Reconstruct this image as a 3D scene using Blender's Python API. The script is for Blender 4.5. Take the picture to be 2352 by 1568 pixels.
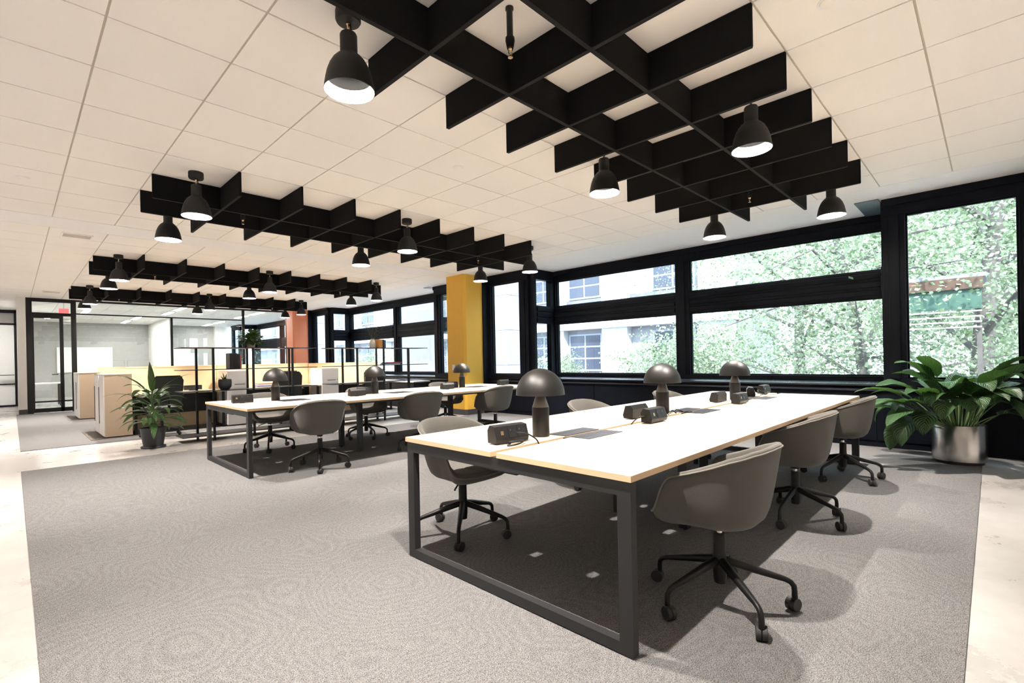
import bpy, bmesh, math, random
from mathutils import Vector, Matrix
R = math.radians
sc = bpy.context.scene
COL = sc.collection
for o in list(bpy.data.objects): bpy.data.objects.remove(o)

# ------------------------------------------------------------------ camera, world, exposure
S = 0.6096                      # ceiling module (2 ft)
HC = 3.083                      # ceiling height
cam_d = bpy.data.cameras.new('camera'); cam = bpy.data.objects.new('camera', cam_d); COL.objects.link(cam)
cr = Vector((0.70815, -0.70578, -0.02005)); cu = Vector((0.01499, -0.01337, 0.99980)); cf = cr.cross(cu) * -1
cam.matrix_world = Matrix(((cr.x, cu.x, -cf.x, 0.2223), (cr.y, cu.y, -cf.y, -2.7098), (cr.z, cu.z, -cf.z, 1.2108), (0, 0, 0, 1)))
cam_d.sensor_width = 36; cam_d.lens = 1127.0 / 2352 * 36
cam_d.shift_x = (1176 - 1149.0) / 2352; cam_d.shift_y = (825.2 - 784) / 2352
cam_d.clip_start = 0.05; cam_d.clip_end = 300
sc.camera = cam

w = bpy.data.worlds.new('sky'); sc.world = w; w.use_nodes = True
bg = w.node_tree.nodes['Background']; bg.inputs[0].default_value = (0.70, 0.86, 1.0, 1); bg.inputs[1].default_value = 4.4
sun_d = bpy.data.lights.new('sun', 'SUN'); sun_d.energy = 6.0; sun_d.angle = R(3); sun_d.color = (1, 0.96, 0.9)
sun = bpy.data.objects.new('sun', sun_d); COL.objects.link(sun); sun.rotation_euler = (R(22), R(-40), 0)
PENDANT_W = 275.0
sc.view_settings.view_transform = 'Standard'; sc.view_settings.look = 'None'; sc.view_settings.gamma = 1
sc.view_settings.use_curve_mapping = False
sc.view_settings.exposure = 1.38

# ------------------------------------------------------------------ materials
def mat(name, col, rough=.6, metal=0, spec=.5, noise=0, nscale=20, bump=0, bscale=200, emit=None, estr=0, trans=0, sheen=0, stretch=None, coat=0):
    m = bpy.data.materials.new(name); m.use_nodes = True
    nt = m.node_tree; b = nt.nodes['Principled BSDF']
    b.inputs['Base Color'].default_value = (*col, 1); b.inputs['Roughness'].default_value = rough
    b.inputs['Metallic'].default_value = metal; b.inputs['Specular IOR Level'].default_value = spec
    if sheen: b.inputs['Sheen Weight'].default_value = sheen
    if coat: b.inputs['Coat Weight'].default_value = coat
    tc = nt.nodes.new('ShaderNodeTexCoord'); mp = nt.nodes.new('ShaderNodeMapping')
    nt.links.new(tc.outputs['Object'], mp.inputs[0])
    if stretch: mp.inputs['Scale'].default_value = stretch
    nz = nt.nodes.new('ShaderNodeTexNoise'); nz.inputs['Scale'].default_value = nscale; nz.inputs['Detail'].default_value = 4
    nt.links.new(mp.outputs[0], nz.inputs['Vector'])
    mx = nt.nodes.new('ShaderNodeMix'); mx.data_type = 'RGBA'
    k = noise if noise else .03
    mx.inputs[6].default_value = (*[max(0, c * (1 - k)) for c in col], 1); mx.inputs[7].default_value = (*[min(1, c * (1 + k)) for c in col], 1)
    nt.links.new(nz.outputs[0], mx.inputs[0]); nt.links.new(mx.outputs[2], b.inputs['Base Color'])
    if bump:
        n2 = nt.nodes.new('ShaderNodeTexNoise'); n2.inputs['Scale'].default_value = bscale; n2.inputs['Detail'].default_value = 2
        nt.links.new(mp.outputs[0], n2.inputs['Vector'])
        bp = nt.nodes.new('ShaderNodeBump'); bp.inputs['Strength'].default_value = bump; bp.inputs['Distance'].default_value = .004
        nt.links.new(n2.outputs[0], bp.inputs['Height']); nt.links.new(bp.outputs[0], b.inputs['Normal'])
    if emit:
        b.inputs['Emission Color'].default_value = (*emit, 1); b.inputs['Emission Strength'].default_value = estr
    return m

def mat_glass(name, tint=(.96, .99, 1), refl=1.0):
    m = bpy.data.materials.new(name); m.use_nodes = True; nt = m.node_tree
    nt.nodes.remove(nt.nodes['Principled BSDF']); out = nt.nodes['Material Output']
    t = nt.nodes.new('ShaderNodeBsdfTransparent'); t.inputs[0].default_value = (*tint, 1)
    g = nt.nodes.new('ShaderNodeBsdfGlossy'); g.inputs['Roughness'].default_value = .01
    lw = nt.nodes.new('ShaderNodeLayerWeight'); lw.inputs[0].default_value = .5
    pw = nt.nodes.new('ShaderNodeMath'); pw.operation = 'POWER'; pw.inputs[1].default_value = 5.0
    nt.links.new(lw.outputs['Facing'], pw.inputs[0])
    ml = nt.nodes.new('ShaderNodeMath'); ml.operation = 'MULTIPLY_ADD'; ml.inputs[1].default_value = .9 * refl / 2; ml.inputs[2].default_value = .035 * refl
    nt.links.new(pw.outputs[0], ml.inputs[0])
    mx = nt.nodes.new('ShaderNodeMixShader')
    nt.links.new(ml.outputs[0], mx.inputs[0]); nt.links.new(t.outputs[0], mx.inputs[1]); nt.links.new(g.outputs[0], mx.inputs[2])
    nt.links.new(mx.outputs[0], out.inputs[0]); return m

def mat_carpet():
    m = bpy.data.materials.new('carpet'); m.use_nodes = True; nt = m.node_tree; b = nt.nodes['Principled BSDF']
    N = nt.nodes.new; Lk = nt.links.new
    tc = N('ShaderNodeTexCoord')
    # fingerprint-like arcs around scattered centres
    vo = N('ShaderNodeTexVoronoi'); vo.inputs['Scale'].default_value = 1.5; vo.feature = 'SMOOTH_F1'; vo.inputs['Smoothness'].default_value = .35
    nz = N('ShaderNodeTexNoise'); nz.inputs['Scale'].default_value = 3.0
    mxv = N('ShaderNodeMix'); mxv.data_type = 'RGBA'; mxv.inputs[0].default_value = .12
    Lk(tc.outputs['Object'], nz.inputs['Vector']); Lk(tc.outputs['Object'], mxv.inputs[6]); Lk(nz.outputs['Color'], mxv.inputs[7]); Lk(mxv.outputs[2], vo.inputs['Vector'])
    mu = N('ShaderNodeMath'); mu.operation = 'MULTIPLY'; mu.inputs[1].default_value = 170
    sn = N('ShaderNodeMath'); sn.operation = 'SINE'
    Lk(vo.outputs['Distance'], mu.inputs[0]); Lk(mu.outputs[0], sn.inputs[0])
    fine = N('ShaderNodeTexNoise'); fine.inputs['Scale'].default_value = 260; fine.inputs['Detail'].default_value = 3; Lk(tc.outputs['Object'], fine.inputs['Vector'])
    ma = N('ShaderNodeMath'); ma.operation = 'MULTIPLY_ADD'; ma.inputs[1].default_value = .016; Lk(sn.outputs[0], ma.inputs[0]); Lk(fine.outputs[0], ma.inputs[2])
    cr_ = N('ShaderNodeValToRGB'); cr_.color_ramp.elements[0].position = .33; cr_.color_ramp.elements[1].position = .68
    cr_.color_ramp.elements[0].color = (.044, .044, .046, 1); cr_.color_ramp.elements[1].color = (.225, .222, .220, 1)
    Lk(ma.outputs[0], cr_.inputs[0]); Lk(cr_.outputs[0], b.inputs['Base Color'])
    b.inputs['Roughness'].default_value = .95; b.inputs['Specular IOR Level'].default_value = .1
    bp = N('ShaderNodeBump'); bp.inputs['Strength'].default_value = .6; bp.inputs['Distance'].default_value = .004
    Lk(ma.outputs[0], bp.inputs['Height']); Lk(bp.outputs[0], b.inputs['Normal'])
    return m

def mat_concrete():
    m = bpy.data.materials.new('polished_concrete'); m.use_nodes = True; nt = m.node_tree; b = nt.nodes['Principled BSDF']
    N = nt.nodes.new; Lk = nt.links.new
    tc = N('ShaderNodeTexCoord'); a = N('ShaderNodeTexNoise'); a.inputs['Scale'].default_value = 1.6; a.inputs['Detail'].default_value = 8; a.inputs['Roughness'].default_value = .65
    Lk(tc.outputs['Object'], a.inputs['Vector'])
    cr_ = N('ShaderNodeValToRGB'); cr_.color_ramp.elements[0].position = .3; cr_.color_ramp.elements[1].position = .7
    cr_.color_ramp.elements[0].color = (.28, .265, .25, 1); cr_.color_ramp.elements[1].color = (.45, .435, .42, 1)
    Lk(a.outputs[0], cr_.inputs[0]); Lk(cr_.outputs[0], b.inputs['Base Color'])
    rr = N('ShaderNodeMapRange'); rr.inputs[3].default_value = .2; rr.inputs[4].default_value = .38; Lk(a.outputs[0], rr.inputs[0]); Lk(rr.outputs[0], b.inputs['Roughness'])
    return m

def mat_leaf(name, col, vein, rough=.4, freq=60):
    m = mat(name, col, rough, spec=.5); nt = m.node_tree; b = nt.nodes['Principled BSDF']; N = nt.nodes.new; Lk = nt.links.new
    uv = N('ShaderNodeUVMap'); sp = N('ShaderNodeSeparateXYZ'); Lk(uv.outputs[0], sp.inputs[0])
    ab = N('ShaderNodeMath'); ab.operation = 'ABSOLUTE'; sb = N('ShaderNodeMath'); sb.operation = 'SUBTRACT'; sb.inputs[1].default_value = .5
    Lk(sp.outputs[0], sb.inputs[0]); Lk(sb.outputs[0], ab.inputs[0])
    m1 = N('ShaderNodeMath'); m1.operation = 'MULTIPLY_ADD'; m1.inputs[1].default_value = -.55; Lk(ab.outputs[0], m1.inputs[0]); Lk(sp.outputs[1], m1.inputs[2])
    m2 = N('ShaderNodeMath'); m2.operation = 'MULTIPLY'; m2.inputs[1].default_value = freq; Lk(m1.outputs[0], m2.inputs[0])
    sn = N('ShaderNodeMath'); sn.operation = 'SINE'; Lk(m2.outputs[0], sn.inputs[0])
    mid = N('ShaderNodeMath'); mid.operation = 'LESS_THAN'; mid.inputs[1].default_value = .018; Lk(ab.outputs[0], mid.inputs[0])
    bp = N('ShaderNodeBump'); bp.inputs['Strength'].default_value = .5; bp.inputs['Distance'].default_value = .01
    Lk(sn.outputs[0], bp.inputs['Height']); Lk(bp.outputs[0], b.inputs['Normal'])
    mx = N('ShaderNodeMix'); mx.data_type = 'RGBA'; mx.inputs[6].default_value = (*col, 1); mx.inputs[7].default_value = (*vein, 1)
    mr = N('ShaderNodeMapRange'); mr.inputs[1].default_value = .7; mr.inputs[2].default_value = 1; mr.inputs[4].default_value = .5; Lk(sn.outputs[0], mr.inputs[0])
    mm = N('ShaderNodeMath'); mm.operation = 'MAXIMUM'; Lk(mr.outputs[0], mm.inputs[0]); Lk(mid.outputs[0], mm.inputs[1])
    Lk(mm.outputs[0], mx.inputs[0]); Lk(mx.outputs[2], b.inputs['Base Color'])
    tr = N('ShaderNodeBsdfTranslucent'); tr.inputs[0].default_value = (col[0] * 1.6, col[1] * 1.6, col[2] * .8, 1)
    ms = N('ShaderNodeMixShader'); ms.inputs[0].default_value = .22; out = nt.nodes['Material Output']
    Lk(b.outputs[0], ms.inputs[1]); Lk(tr.outputs[0], ms.inputs[2]); Lk(ms.outputs[0], out.inputs[0])
    return m

M = {}
M['carpet'] = mat_carpet(); M['concrete'] = mat_concrete()
M['tile'] = mat('ceiling_tile', (.92, .89, .85), .9, noise=.015, nscale=80, bump=.15, bscale=300)
M['grid'] = mat('ceiling_grid', (.56, .51, .43), .7)
M['soffit'] = mat('painted_plaster', (.90, .89, .89), .85)
M['wall'] = mat('white_paint', (.84, .82, .80), .8)
M['black'] = mat('black_metal', (.008, .0085, .010), .42, spec=.3)
M['frame'] = mat('window_frame_black', (.004, .0052, .009), .45, spec=.09)
M['felt'] = mat('black_felt', (.0065, .0065, .007), .95, spec=.15, noise=.35, nscale=500, bump=.3, bscale=700)
M['felt_edge'] = mat('felt_edge', (.014, .014, .0145), .8, spec=.1)
M['lampblack'] = mat('matte_black_lamp', (.012, .012, .012), .55, spec=.35)
M['well'] = mat('lamp_interior_black', (.0008, .0008, .0008), .9, spec=0)
M['lampwhite'] = mat('white_enamel', (.9, .88, .84), .5)
M['bulb'] = mat('bulb', (1, .9, .75), .5, emit=(1, .86, .68), estr=18)
M['brass'] = mat('brass', (.7, .5, .3), .25, metal=1)
M['ledge'] = mat('ledge_gloss', (.02, .024, .035), .22, spec=.6)
M['glass'] = mat_glass('window_glass'); M['glass2'] = mat_glass('partition_glass', (.93, .97, .97), 1.6)
M['top'] = mat('maple_laminate', (.50, .43, .335), .30, noise=.05, nscale=6, stretch=(1, 18, 1), spec=.5)
M['topedge'] = mat('maple_edge', (.62, .45, .28), .45, noise=.12, nscale=14, stretch=(1, 1, 12))
M['tframe'] = mat('graphite_steel', (.013, .0135, .0145), .45)
M['fabric'] = mat('taupe_wool', (.098, .093, .083), .95, spec=.15, noise=.3, nscale=420, bump=.35, bscale=600, sheen=.15)
M['piping'] = mat('taupe_piping', (.17, .16, .14), .9, noise=.15, nscale=300)
M['plastic'] = mat('black_plastic', (.006, .006, .0063), .42, spec=.3)
M['rubber'] = mat('caster_rubber', (.02, .02, .02), .6)
M['chrome'] = mat('chrome', (.75, .73, .7), .18, metal=1)
M['lamp'] = mat('bronze_powdercoat', (.0055, .0052, .0047), .46, spec=.35)
M['lampneck'] = mat('bronze_cone', (.16, .145, .13), .35, metal=.7)
M['tray'] = mat('cable_lid', (.016, .018, .026), .55, spec=.3)
M['steel'] = mat('brushed_steel', (.42, .41, .40), .26, metal=1, noise=.08, nscale=30, stretch=(1, 1, 60))
M['soil'] = mat('soil', (.03, .022, .015), .95, noise=.4, nscale=60, bump=.8, bscale=80)
M['leaf'] = mat_leaf('peace_lily_leaf', (.035, .085, .028), (.075, .14, .05), .33, 95)
M['leafdk'] = mat_leaf('strap_leaf', (.035, .085, .02), (.05, .11, .03), .4, 30)
M['leafsm'] = mat_leaf('shelf_leaf', (.05, .11, .03), (.07, .14, .04), .45, 20)
M['stem'] = mat('stem', (.09, .15, .05), .6)
M['potdk'] = mat('dark_pot', (.025, .027, .034), .5)
M['tan'] = mat('tan_laminate', (.55, .43, .31), .6)
M['white'] = mat('white_laminate', (.80, .78, .77), .5)
M['grey'] = mat('grey_drawer', (.52, .50, .49), .5)
M['cream'] = mat('cream_panel', (.64, .49, .30), .7)
M['brown'] = mat('brown_plinth', (.07, .055, .045), .6)
M['yellow'] = mat('ochre_paint', (.66, .385, .045), .55, noise=.03, nscale=3)
M['rust'] = mat('rust_paint', (.60, .20, .105), .55)
M['navy'] = mat('dark_skirting', (.045, .043, .045), .5)
M['mesh'] = mat('black_mesh', (.02, .022, .02), .8, noise=.4, nscale=300)
M['panel'] = mat('soffit_panel', (.09, .12, .16), .3)
M['light'] = mat('linear_diffuser', (1, 1, 1), .5, emit=(1, .97, .92), estr=45)
M['greywall'] = mat('grey_wallcovering', (.40, .39, .375), .8, noise=.1, nscale=8)
M['board'] = mat('whiteboard', (.88, .89, .88), .25)
M['red'] = mat('red_exit', (.8, .05, .06), .5, emit=(1, .2, .2), estr=.5)
M['orange'] = mat('orange_cover', (.72, .30, .05), .5); M['blue'] = mat('blue_cover', (.03, .05, .22), .5)
M['redbook'] = mat('red_cover', (.5, .06, .06), .5); M['paper'] = mat('paper', (.8, .78, .72), .8)
M['ceramic'] = mat('speckled_ceramic', (.72, .68, .62), .5, noise=.35, nscale=90)
M['dry'] = mat('dried_stem', (.06, .08, .04), .8); M['drybud'] = mat('yellow_bud', (.55, .35, .06), .8)
M['stone'] = mat('pale_stone', (.19, .185, .21), .8, noise=.1, nscale=3); M['stonedk'] = mat('rough_stone', (.10, .10, .12), .9, noise=.35, nscale=4)
M['band'] = mat('white_band', (.42, .42, .43), .7); M['winframe'] = mat('pale_window_frame', (.20, .225, .27), .5)
M['winglass'] = mat('building_glass', (.035, .04, .06), .12, spec=.3)
M['bark'] = mat('bark', (.085, .075, .07), .9, noise=.4, nscale=12, bump=.6, bscale=30)
M['ground'] = mat('paved_yard', (.28, .28, .28), .9, noise=.1, nscale=2)
def mat_foliage():
    m = mat('foliage', (.16, .27, .08), .5); nt = m.node_tree; b = nt.nodes['Principled BSDF']; N = nt.nodes.new; Lk = nt.links.new
    tc = N('ShaderNodeTexCoord'); nz = N('ShaderNodeTexNoise'); nz.inputs['Scale'].default_value = 2.6; nz.inputs['Detail'].default_value = 8; Lk(tc.outputs['Object'], nz.inputs['Vector'])
    cr_ = N('ShaderNodeValToRGB'); e = cr_.color_ramp.elements; e[0].position = .35; e[1].position = .68; e[0].color = (.075, .125, .045, 1); e[1].color = (.40, .45, .33, 1)
    Lk(nz.outputs[0], cr_.inputs[0]); Lk(cr_.outputs[0], b.inputs['Base Color'])
    tr = N('ShaderNodeBsdfTranslucent'); Lk(cr_.outputs[0], tr.inputs[0])
    ms = N('ShaderNodeMixShader'); ms.inputs[0].default_value = .45; Lk(b.outputs[0], ms.inputs[1]); Lk(tr.outputs[0], ms.inputs[2]); Lk(ms.outputs[0], nt.nodes['Material Output'].inputs[0])
    return m
M['foliage'] = mat_foliage()
M['brownfascia'] = mat('brown_fascia', (.07, .035, .022), .6); M['greenglass'] = mat('green_glass', (.06, .11, .09), .2)

# ------------------------------------------------------------------ mesh helpers
class MB:
    def __init__(s): s.v = []; s.f = []; s.uv = {}
    def box(s, x0, x1, y0, y1, z0, z1):
        n = len(s.v)
        s.v += [(x0, y0, z0), (x1, y0, z0), (x1, y1, z0), (x0, y1, z0), (x0, y0, z1), (x1, y0, z1), (x1, y1, z1), (x0, y1, z1)]
        s.f += [tuple(n + i for i in q) for q in ((3, 2, 1, 0), (4, 5, 6, 7), (0, 1, 5, 4), (1, 2, 6, 5), (2, 3, 7, 6), (3, 0, 4, 7))]
        return s
    def prism(s, poly, z0, z1):
        n = len(s.v); k = len(poly)
        s.v += [(x, y, z0) for x, y in poly] + [(x, y, z1) for x, y in poly]
        s.f += [tuple(n + i for i in range(k))[::-1], tuple(n + k + i for i in range(k))]
        s.f += [(n + i, n + (i + 1) % k, n + k + (i + 1) % k, n + k + i) for i in range(k)]
        return s
    def lathe(s, prof, n=24, cx=0, cy=0, cz=0, closed=False):
        b = len(s.v)
        for r, z in prof:
            for i in range(n):
                a = 2 * math.pi * i / n; s.v.append((cx + r * math.cos(a), cy + r * math.sin(a), cz + z))
        for j in range(len(prof) - 1):
            for i in range(n):
                s.f.append((b + j * n + i, b + j * n + (i + 1) % n, b + (j + 1) * n + (i + 1) % n, b + (j + 1) * n + i))
        if not closed:
            if prof[0][0] > 1e-4: s.f.append(tuple(b + i for i in range(n))[::-1])
            if prof[-1][0] > 1e-4: s.f.append(tuple(b + (len(prof) - 1) * n + i for i in range(n)))
        return s
    def tube(s, pts, rad, n=8, loop=False):
        P = [Vector(p) for p in pts]; m = len(P); b = len(s.v)
        rr = rad if isinstance(rad, (list, tuple)) else [rad] * m
        up = None
        for i in range(m):
            if loop: t = P[(i + 1) % m] - P[i - 1]
            else: t = P[min(i + 1, m - 1)] - P[max(i - 1, 0)]
            t.normalize()
            if up is None:
                up = t.orthogonal().normalized()
            else:
                up = (up - t * up.dot(t)); up = up.normalized() if up.length > 1e-6 else t.orthogonal().normalized()
            sd = t.cross(up)
            for k in range(n):
                a = 2 * math.pi * k / n
                s.v.append(tuple(P[i] + (up * math.cos(a) + sd * math.sin(a)) * rr[i]))
        for i in range(m if loop else m - 1):
            j = (i + 1) % m
            for k in range(n):
                s.f.append((b + i * n + k, b + i * n + (k + 1) % n, b + j * n + (k + 1) % n, b + j * n + k))
        if not loop:
            s.f.append(tuple(b + k for k in range(n))[::-1]); s.f.append(tuple(b + (m - 1) * n + k for k in range(n)))
        return s
    def quad(s, a, b, c, d):
        n = len(s.v); s.v += [a, b, c, d]; s.f.append((n, n + 1, n + 2, n + 3)); return s
    def mesh(s, name, m, smooth=False, bevel=0, seg=2):
        me = bpy.data.meshes.new(name); me.from_pydata(s.v, [], s.f); me.validate()
        if bevel:
            bm = bmesh.new(); bm.from_mesh(me); bmesh.ops.recalc_face_normals(bm, faces=bm.faces)
            bmesh.ops.bevel(bm, geom=list(bm.edges), offset=bevel, segments=seg, affect='EDGES', profile=.6, clamp_overlap=True)
            bm.to_mesh(me); bm.free()
        if smooth:
            me.shade_smooth(); me.set_sharp_from_angle(angle=R(38))
        me.materials.append(m if not isinstance(m, str) else M[m])
        return me
    def build(s, name, m, parent=None, **k):
        return put(name, s.mesh(name, m, **k), parent)
def put(name, me, parent=None, loc=None, rotz=0):
    o = bpy.data.objects.new(name, me); COL.objects.link(o); o.parent = parent
    if loc is not None: o.location = loc
    if rotz: o.rotation_euler = (0, 0, rotz)
    return o
def tag(o, label, cat=None, group=None, kind=None):
    if label: o['label'] = label
    if cat: o['category'] = cat
    if group: o['group'] = group
    if kind: o['kind'] = kind
    return o
def struct(o, label): o['kind'] = 'structure'; o['label'] = label; return o
def thing(name, label, cat, loc=(0, 0, 0), rotz=0, group=None):
    o = bpy.data.objects.new(name, None); COL.objects.link(o); o.location = loc; o.rotation_euler = (0, 0, rotz); o.empty_display_size = .1
    return tag(o, label, cat, group)
def dup(root, loc, rotz, label, group=None):
    r = root.copy(); COL.objects.link(r); r.location = loc; r.rotation_euler = (0, 0, rotz); r['label'] = label
    if group: r['group'] = group
    for ch in list(root.children):
        c = ch.copy(); COL.objects.link(c); c.parent = r
        for g in list(ch.children):
            d = g.copy(); COL.objects.link(d); d.parent = c
    return r
def B(name, m, parent, *a, **k): return MB().box(*a).build(name, m, parent, **k)

# ------------------------------------------------------------------ floor
YB, YE = -9.0, 24.4; X0 = -3.2; XG1, XG2 = 7.98, 8.72
fl = struct(B('floor', 'concrete', None, X0, 8.9, YB, YE, -.12, 0), 'pale polished concrete floor running round the carpets')
c1 = B('carpet', 'carpet', fl, .285, 7.95, -2.62, 5.32, 0, .007); tag(c1, 'grey wavy-patterned loop carpet under the two long tables')
c2 = B('carpet', 'carpet', fl, .30, 7.95, 7.28, 15.25, 0, .007); tag(c2, 'grey loop carpet under the far workstations')

# ------------------------------------------------------------------ ceiling
ce = struct(B('ceiling', 'grid', None, X0, 7.26, YB, YE, HC + .008, HC + .10), 'white lay-in tile ceiling with tan grid lines')
gap = .006
tile_me = MB().box(gap, S - gap, gap, S - gap, 0, .014).mesh('ceiling_tile', 'tile')
def cam_px(p):
    d = Vector(p) - cam.matrix_world.translation; z = d.dot(cf)
    return (1149 + 1127 * d.dot(cr) / z, 825.2 - 1127 * d.dot(cu) / z, z) if z > .05 else (-9e9, 0, z)
cells = []
for i in range(-5, 12):
    for j in range(-15, 40):
        if j == 9: continue
        if j * S > YE - .3: continue
        x0, x1 = i * S, min((i + 1) * S, 7.262)
        inside = 0
        for a in (.05, .5, .95):
            for b in (.05, .5, .95):
                px = cam_px((x0 + a * S, (j + b) * S, HC))
                if px[2] > .05 and -5 < px[0] < 2357 and -5 < px[1] < 1570: inside += 1
        d = math.hypot((i + .5) * S - .22, (j + .5) * S + 2.71)
        cells.append((inside == 0, d, i, j))
cells.sort()
rest = MB(); cnt = 0
for hid, d, i, j in cells:
    full = i < 11
    if not hid and cnt < 296 and full:
        put('ceiling_tile', tile_me, ce, (i * S, j * S, HC)); cnt += 1
    else:
        rest.box(i * S + gap, min((i + 1) * S, 7.262) - gap, j * S + gap, (j + 1) * S - gap, HC, HC + .014)
ro = rest.build('ceiling_tile_field', 'tile', ce); ro['kind'] = 'stuff'
tag(B('drywall_band', 'soffit', ce, X0, 7.26, 9 * S + .004, 10 * S - .004, HC - .001, HC + .014), 'plain white band crossing the tiled ceiling')
so = MB(); so.box(7.266, XG1 + .06, YB, YE, HC, HC + .1)
for k in (0, 1, 2): so.box(XG1 + .06, XG2 + .1, -1.8 + k * 9.144, 4.1 + k * 9.144, HC, HC + .1)
struct(so.build('trim_1', 'soffit', None), 'smooth white soffit between the ceiling tiles and the windows')

# ------------------------------------------------------------------ outer walls
struct(B('wall_left', 'wall', None, X0 - .15, X0, YB, YE, 0, HC + .1), 'white painted side wall left of the camera')
struct(B('wall_rear', 'wall', None, X0, 8.9, YB - .15, YB, 0, HC + .1), 'white painted wall behind the camera')
struct(B('wall_far', 'greywall', None, X0, 8.9, YE, YE + .15, 0, HC + .1), 'grey wall at the far end of the glazed meeting rooms')

# ------------------------------------------------------------------ window wall (black framed bays)
wid = [0]
def window(label):
    wid[0] += 1
    o = bpy.data.objects.new('window_%d' % wid[0], None); COL.objects.link(o); o.empty_display_size = .1
    return struct(o, label)
ZS, ZT0, ZT1, ZH = .87, 1.95, 2.32, 2.872
def frameY(o, x, y0, y1, splits, transom=True, d=.07):
    """window lying along Y at x; splits: list of glass spans (a,b)"""
    F = lambda n, *a: B(n, 'frame', o, *a, bevel=.004, seg=1)
    F('head_rail', x - d, x + d, y0, y1, ZH, HC); F('head_stop', x - d - .03, x - d + .01, y0, y1, HC - .085, HC)
    F('sill_rail', x - d, x + d, y0, y1, .78, ZS)
    ed = [y0] + [v for s_ in splits for v in s_] + [y1]
    for a, b in zip(ed[0::2], ed[1::2]):
        F('mullion', x - d, x + d, a, b, ZS, ZH)
        if b - a > .12: F('mullion_cap', x - d - .025, x - d + .005, (a + b) / 2 - .05, (a + b) / 2 + .05, ZS, ZH)
    for a, b in splits:
        if transom:
            F('transom_rail', x - d, x + d, a, b, ZT0, ZT1)
            for q in range(3):
                F('transom_rib', x - d - .02, x - d + .01, a + .01, b - .01, ZT0 + .03 + q * .115, ZT0 + .105 + q * .115)
        for z0, z1 in (((ZS, ZT0), (ZT1, ZH)) if transom else ((ZS, ZH),)):
            B('pane', 'glass', o, x + .01, x + .016, a, b, z0, z1)
            for zz in (z0, z1 - .02): B('glazing_bead', 'frame', o, x - .03, x + .01, a, b, zz, zz + .02)
            for yy in (a, b - .02): B('glazing_bead', 'frame', o, x - .03, x + .01, yy, yy + .02, z0 + .02, z1 - .02)
def frameX(o, y, x0, x1, g0, g1, d=.06):
    F = lambda n, *a: B(n, 'frame', o, *a, bevel=.004, seg=1)
    F('head_rail', x0, x1, y - d, y + d, ZH, HC); F('sill_rail', x0, x1, y - d, y + d, .78, ZS)
    F('mullion', x0, g0, y - d, y + d, ZS, ZH); F('mullion', g1, x1, y - d, y + d, ZS, ZH)
    F('transom_rail', g0, g1, y - d, y + d, ZT0, ZT1)
    for q in range(3): F('transom_rib', g0 + .01, g1 - .01, y - d - .02, y + d + .02, ZT0 + .03 + q * .115, ZT0 + .105 + q * .115)
    for z0, z1 in ((ZS, ZT0), (ZT1, ZH)): B('pane', 'glass', o, g0, g1, y - .003, y + .003, z0, z1)
where = ['nearest', 'middle', 'farthest']
for k in range(3):
    dy = k * 9.144; wn = where[k]
    o = window('wide black-framed double window in the %s bay' % wn)
    frameY(o, XG2, -1.8 + dy, 4.1 + dy, [(-1.69 + dy, 1.03 + dy), (1.28 + dy, 4.0 + dy)])
    if k < 2: frameX(window('narrow side window on the left cheek of the %s bay' % wn), 4.1 + dy, XG1 + .0, XG2 - .07, 8.06, 8.52)
    else: frameX(window('narrow side window on the left cheek of the %s bay' % wn), 4.1 + dy, XG1, XG2 - .07, 8.06, 8.52)
    frameX(window('narrow side window on the right cheek of the %s bay' % wn), -1.8 + dy, XG1, XG2 - .07, 8.06, 8.52)
    frameY(window('tall single-pane window left of the %s bay' % wn), XG1, 4.16 + dy, 5.38 + dy, [(4.41 + dy, 5.28 + dy)], False)
    frameY(window('tall single-pane window right of the %s bay' % wn), XG1, -3.08 + dy, -1.76 + dy, [(-2.93 + dy, -1.98 + dy)], False)
    struct(B('trim_%d' % (k + 2), 'panel', None, 7.79, 8.65, -1.74 + dy, -1.5 + dy, HC - .012, HC + .005), 'dark soffit panel at the right end of the %s bay' % wn)
    # sill ledges and dark panelling under the windows
    y0, y1 = -3.08 + dy, 5.38 + dy
    led = struct(B('wall_sill_%d' % (k + 1), 'frame', None, 7.95, 8.85, y0, y1, 0, .735), 'black panelled sill wall under the %s bay windows' % wn)
    B('sill_ledge', 'ledge', led, 7.915, 8.70, y0, y1, .775, .80, bevel=.006); B('sill_ledge', 'ledge', led, 7.90, 7.99, y0, y1, .712, .737, bevel=.004)
    B('ledge_core', 'frame', led, 7.96, 8.80, y0, y1, .735, .776)
    n = 6; st = (y1 - y0) / n
    for q in range(n): B('sill_panel', 'frame', led, 7.935, 7.955, y0 + q * st + .006, y0 + (q + 1) * st - .006, .09, .70)
frameY(window('tall single-pane window beyond the nearest column to the right'), XG1, -5.0, -3.78, [(-4.75, -3.9)], False)
struct(B('wall_sill_4', 'frame', None, 7.95, 8.85, YB, -3.78, 0, .78), 'black sill wall beyond the right-hand column')
struct(B('wall_window_end', 'frame', None, XG1 - .06, XG1 + .06, YB, -5.0, .78, HC), 'black wall at the right end of the window side')
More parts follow.
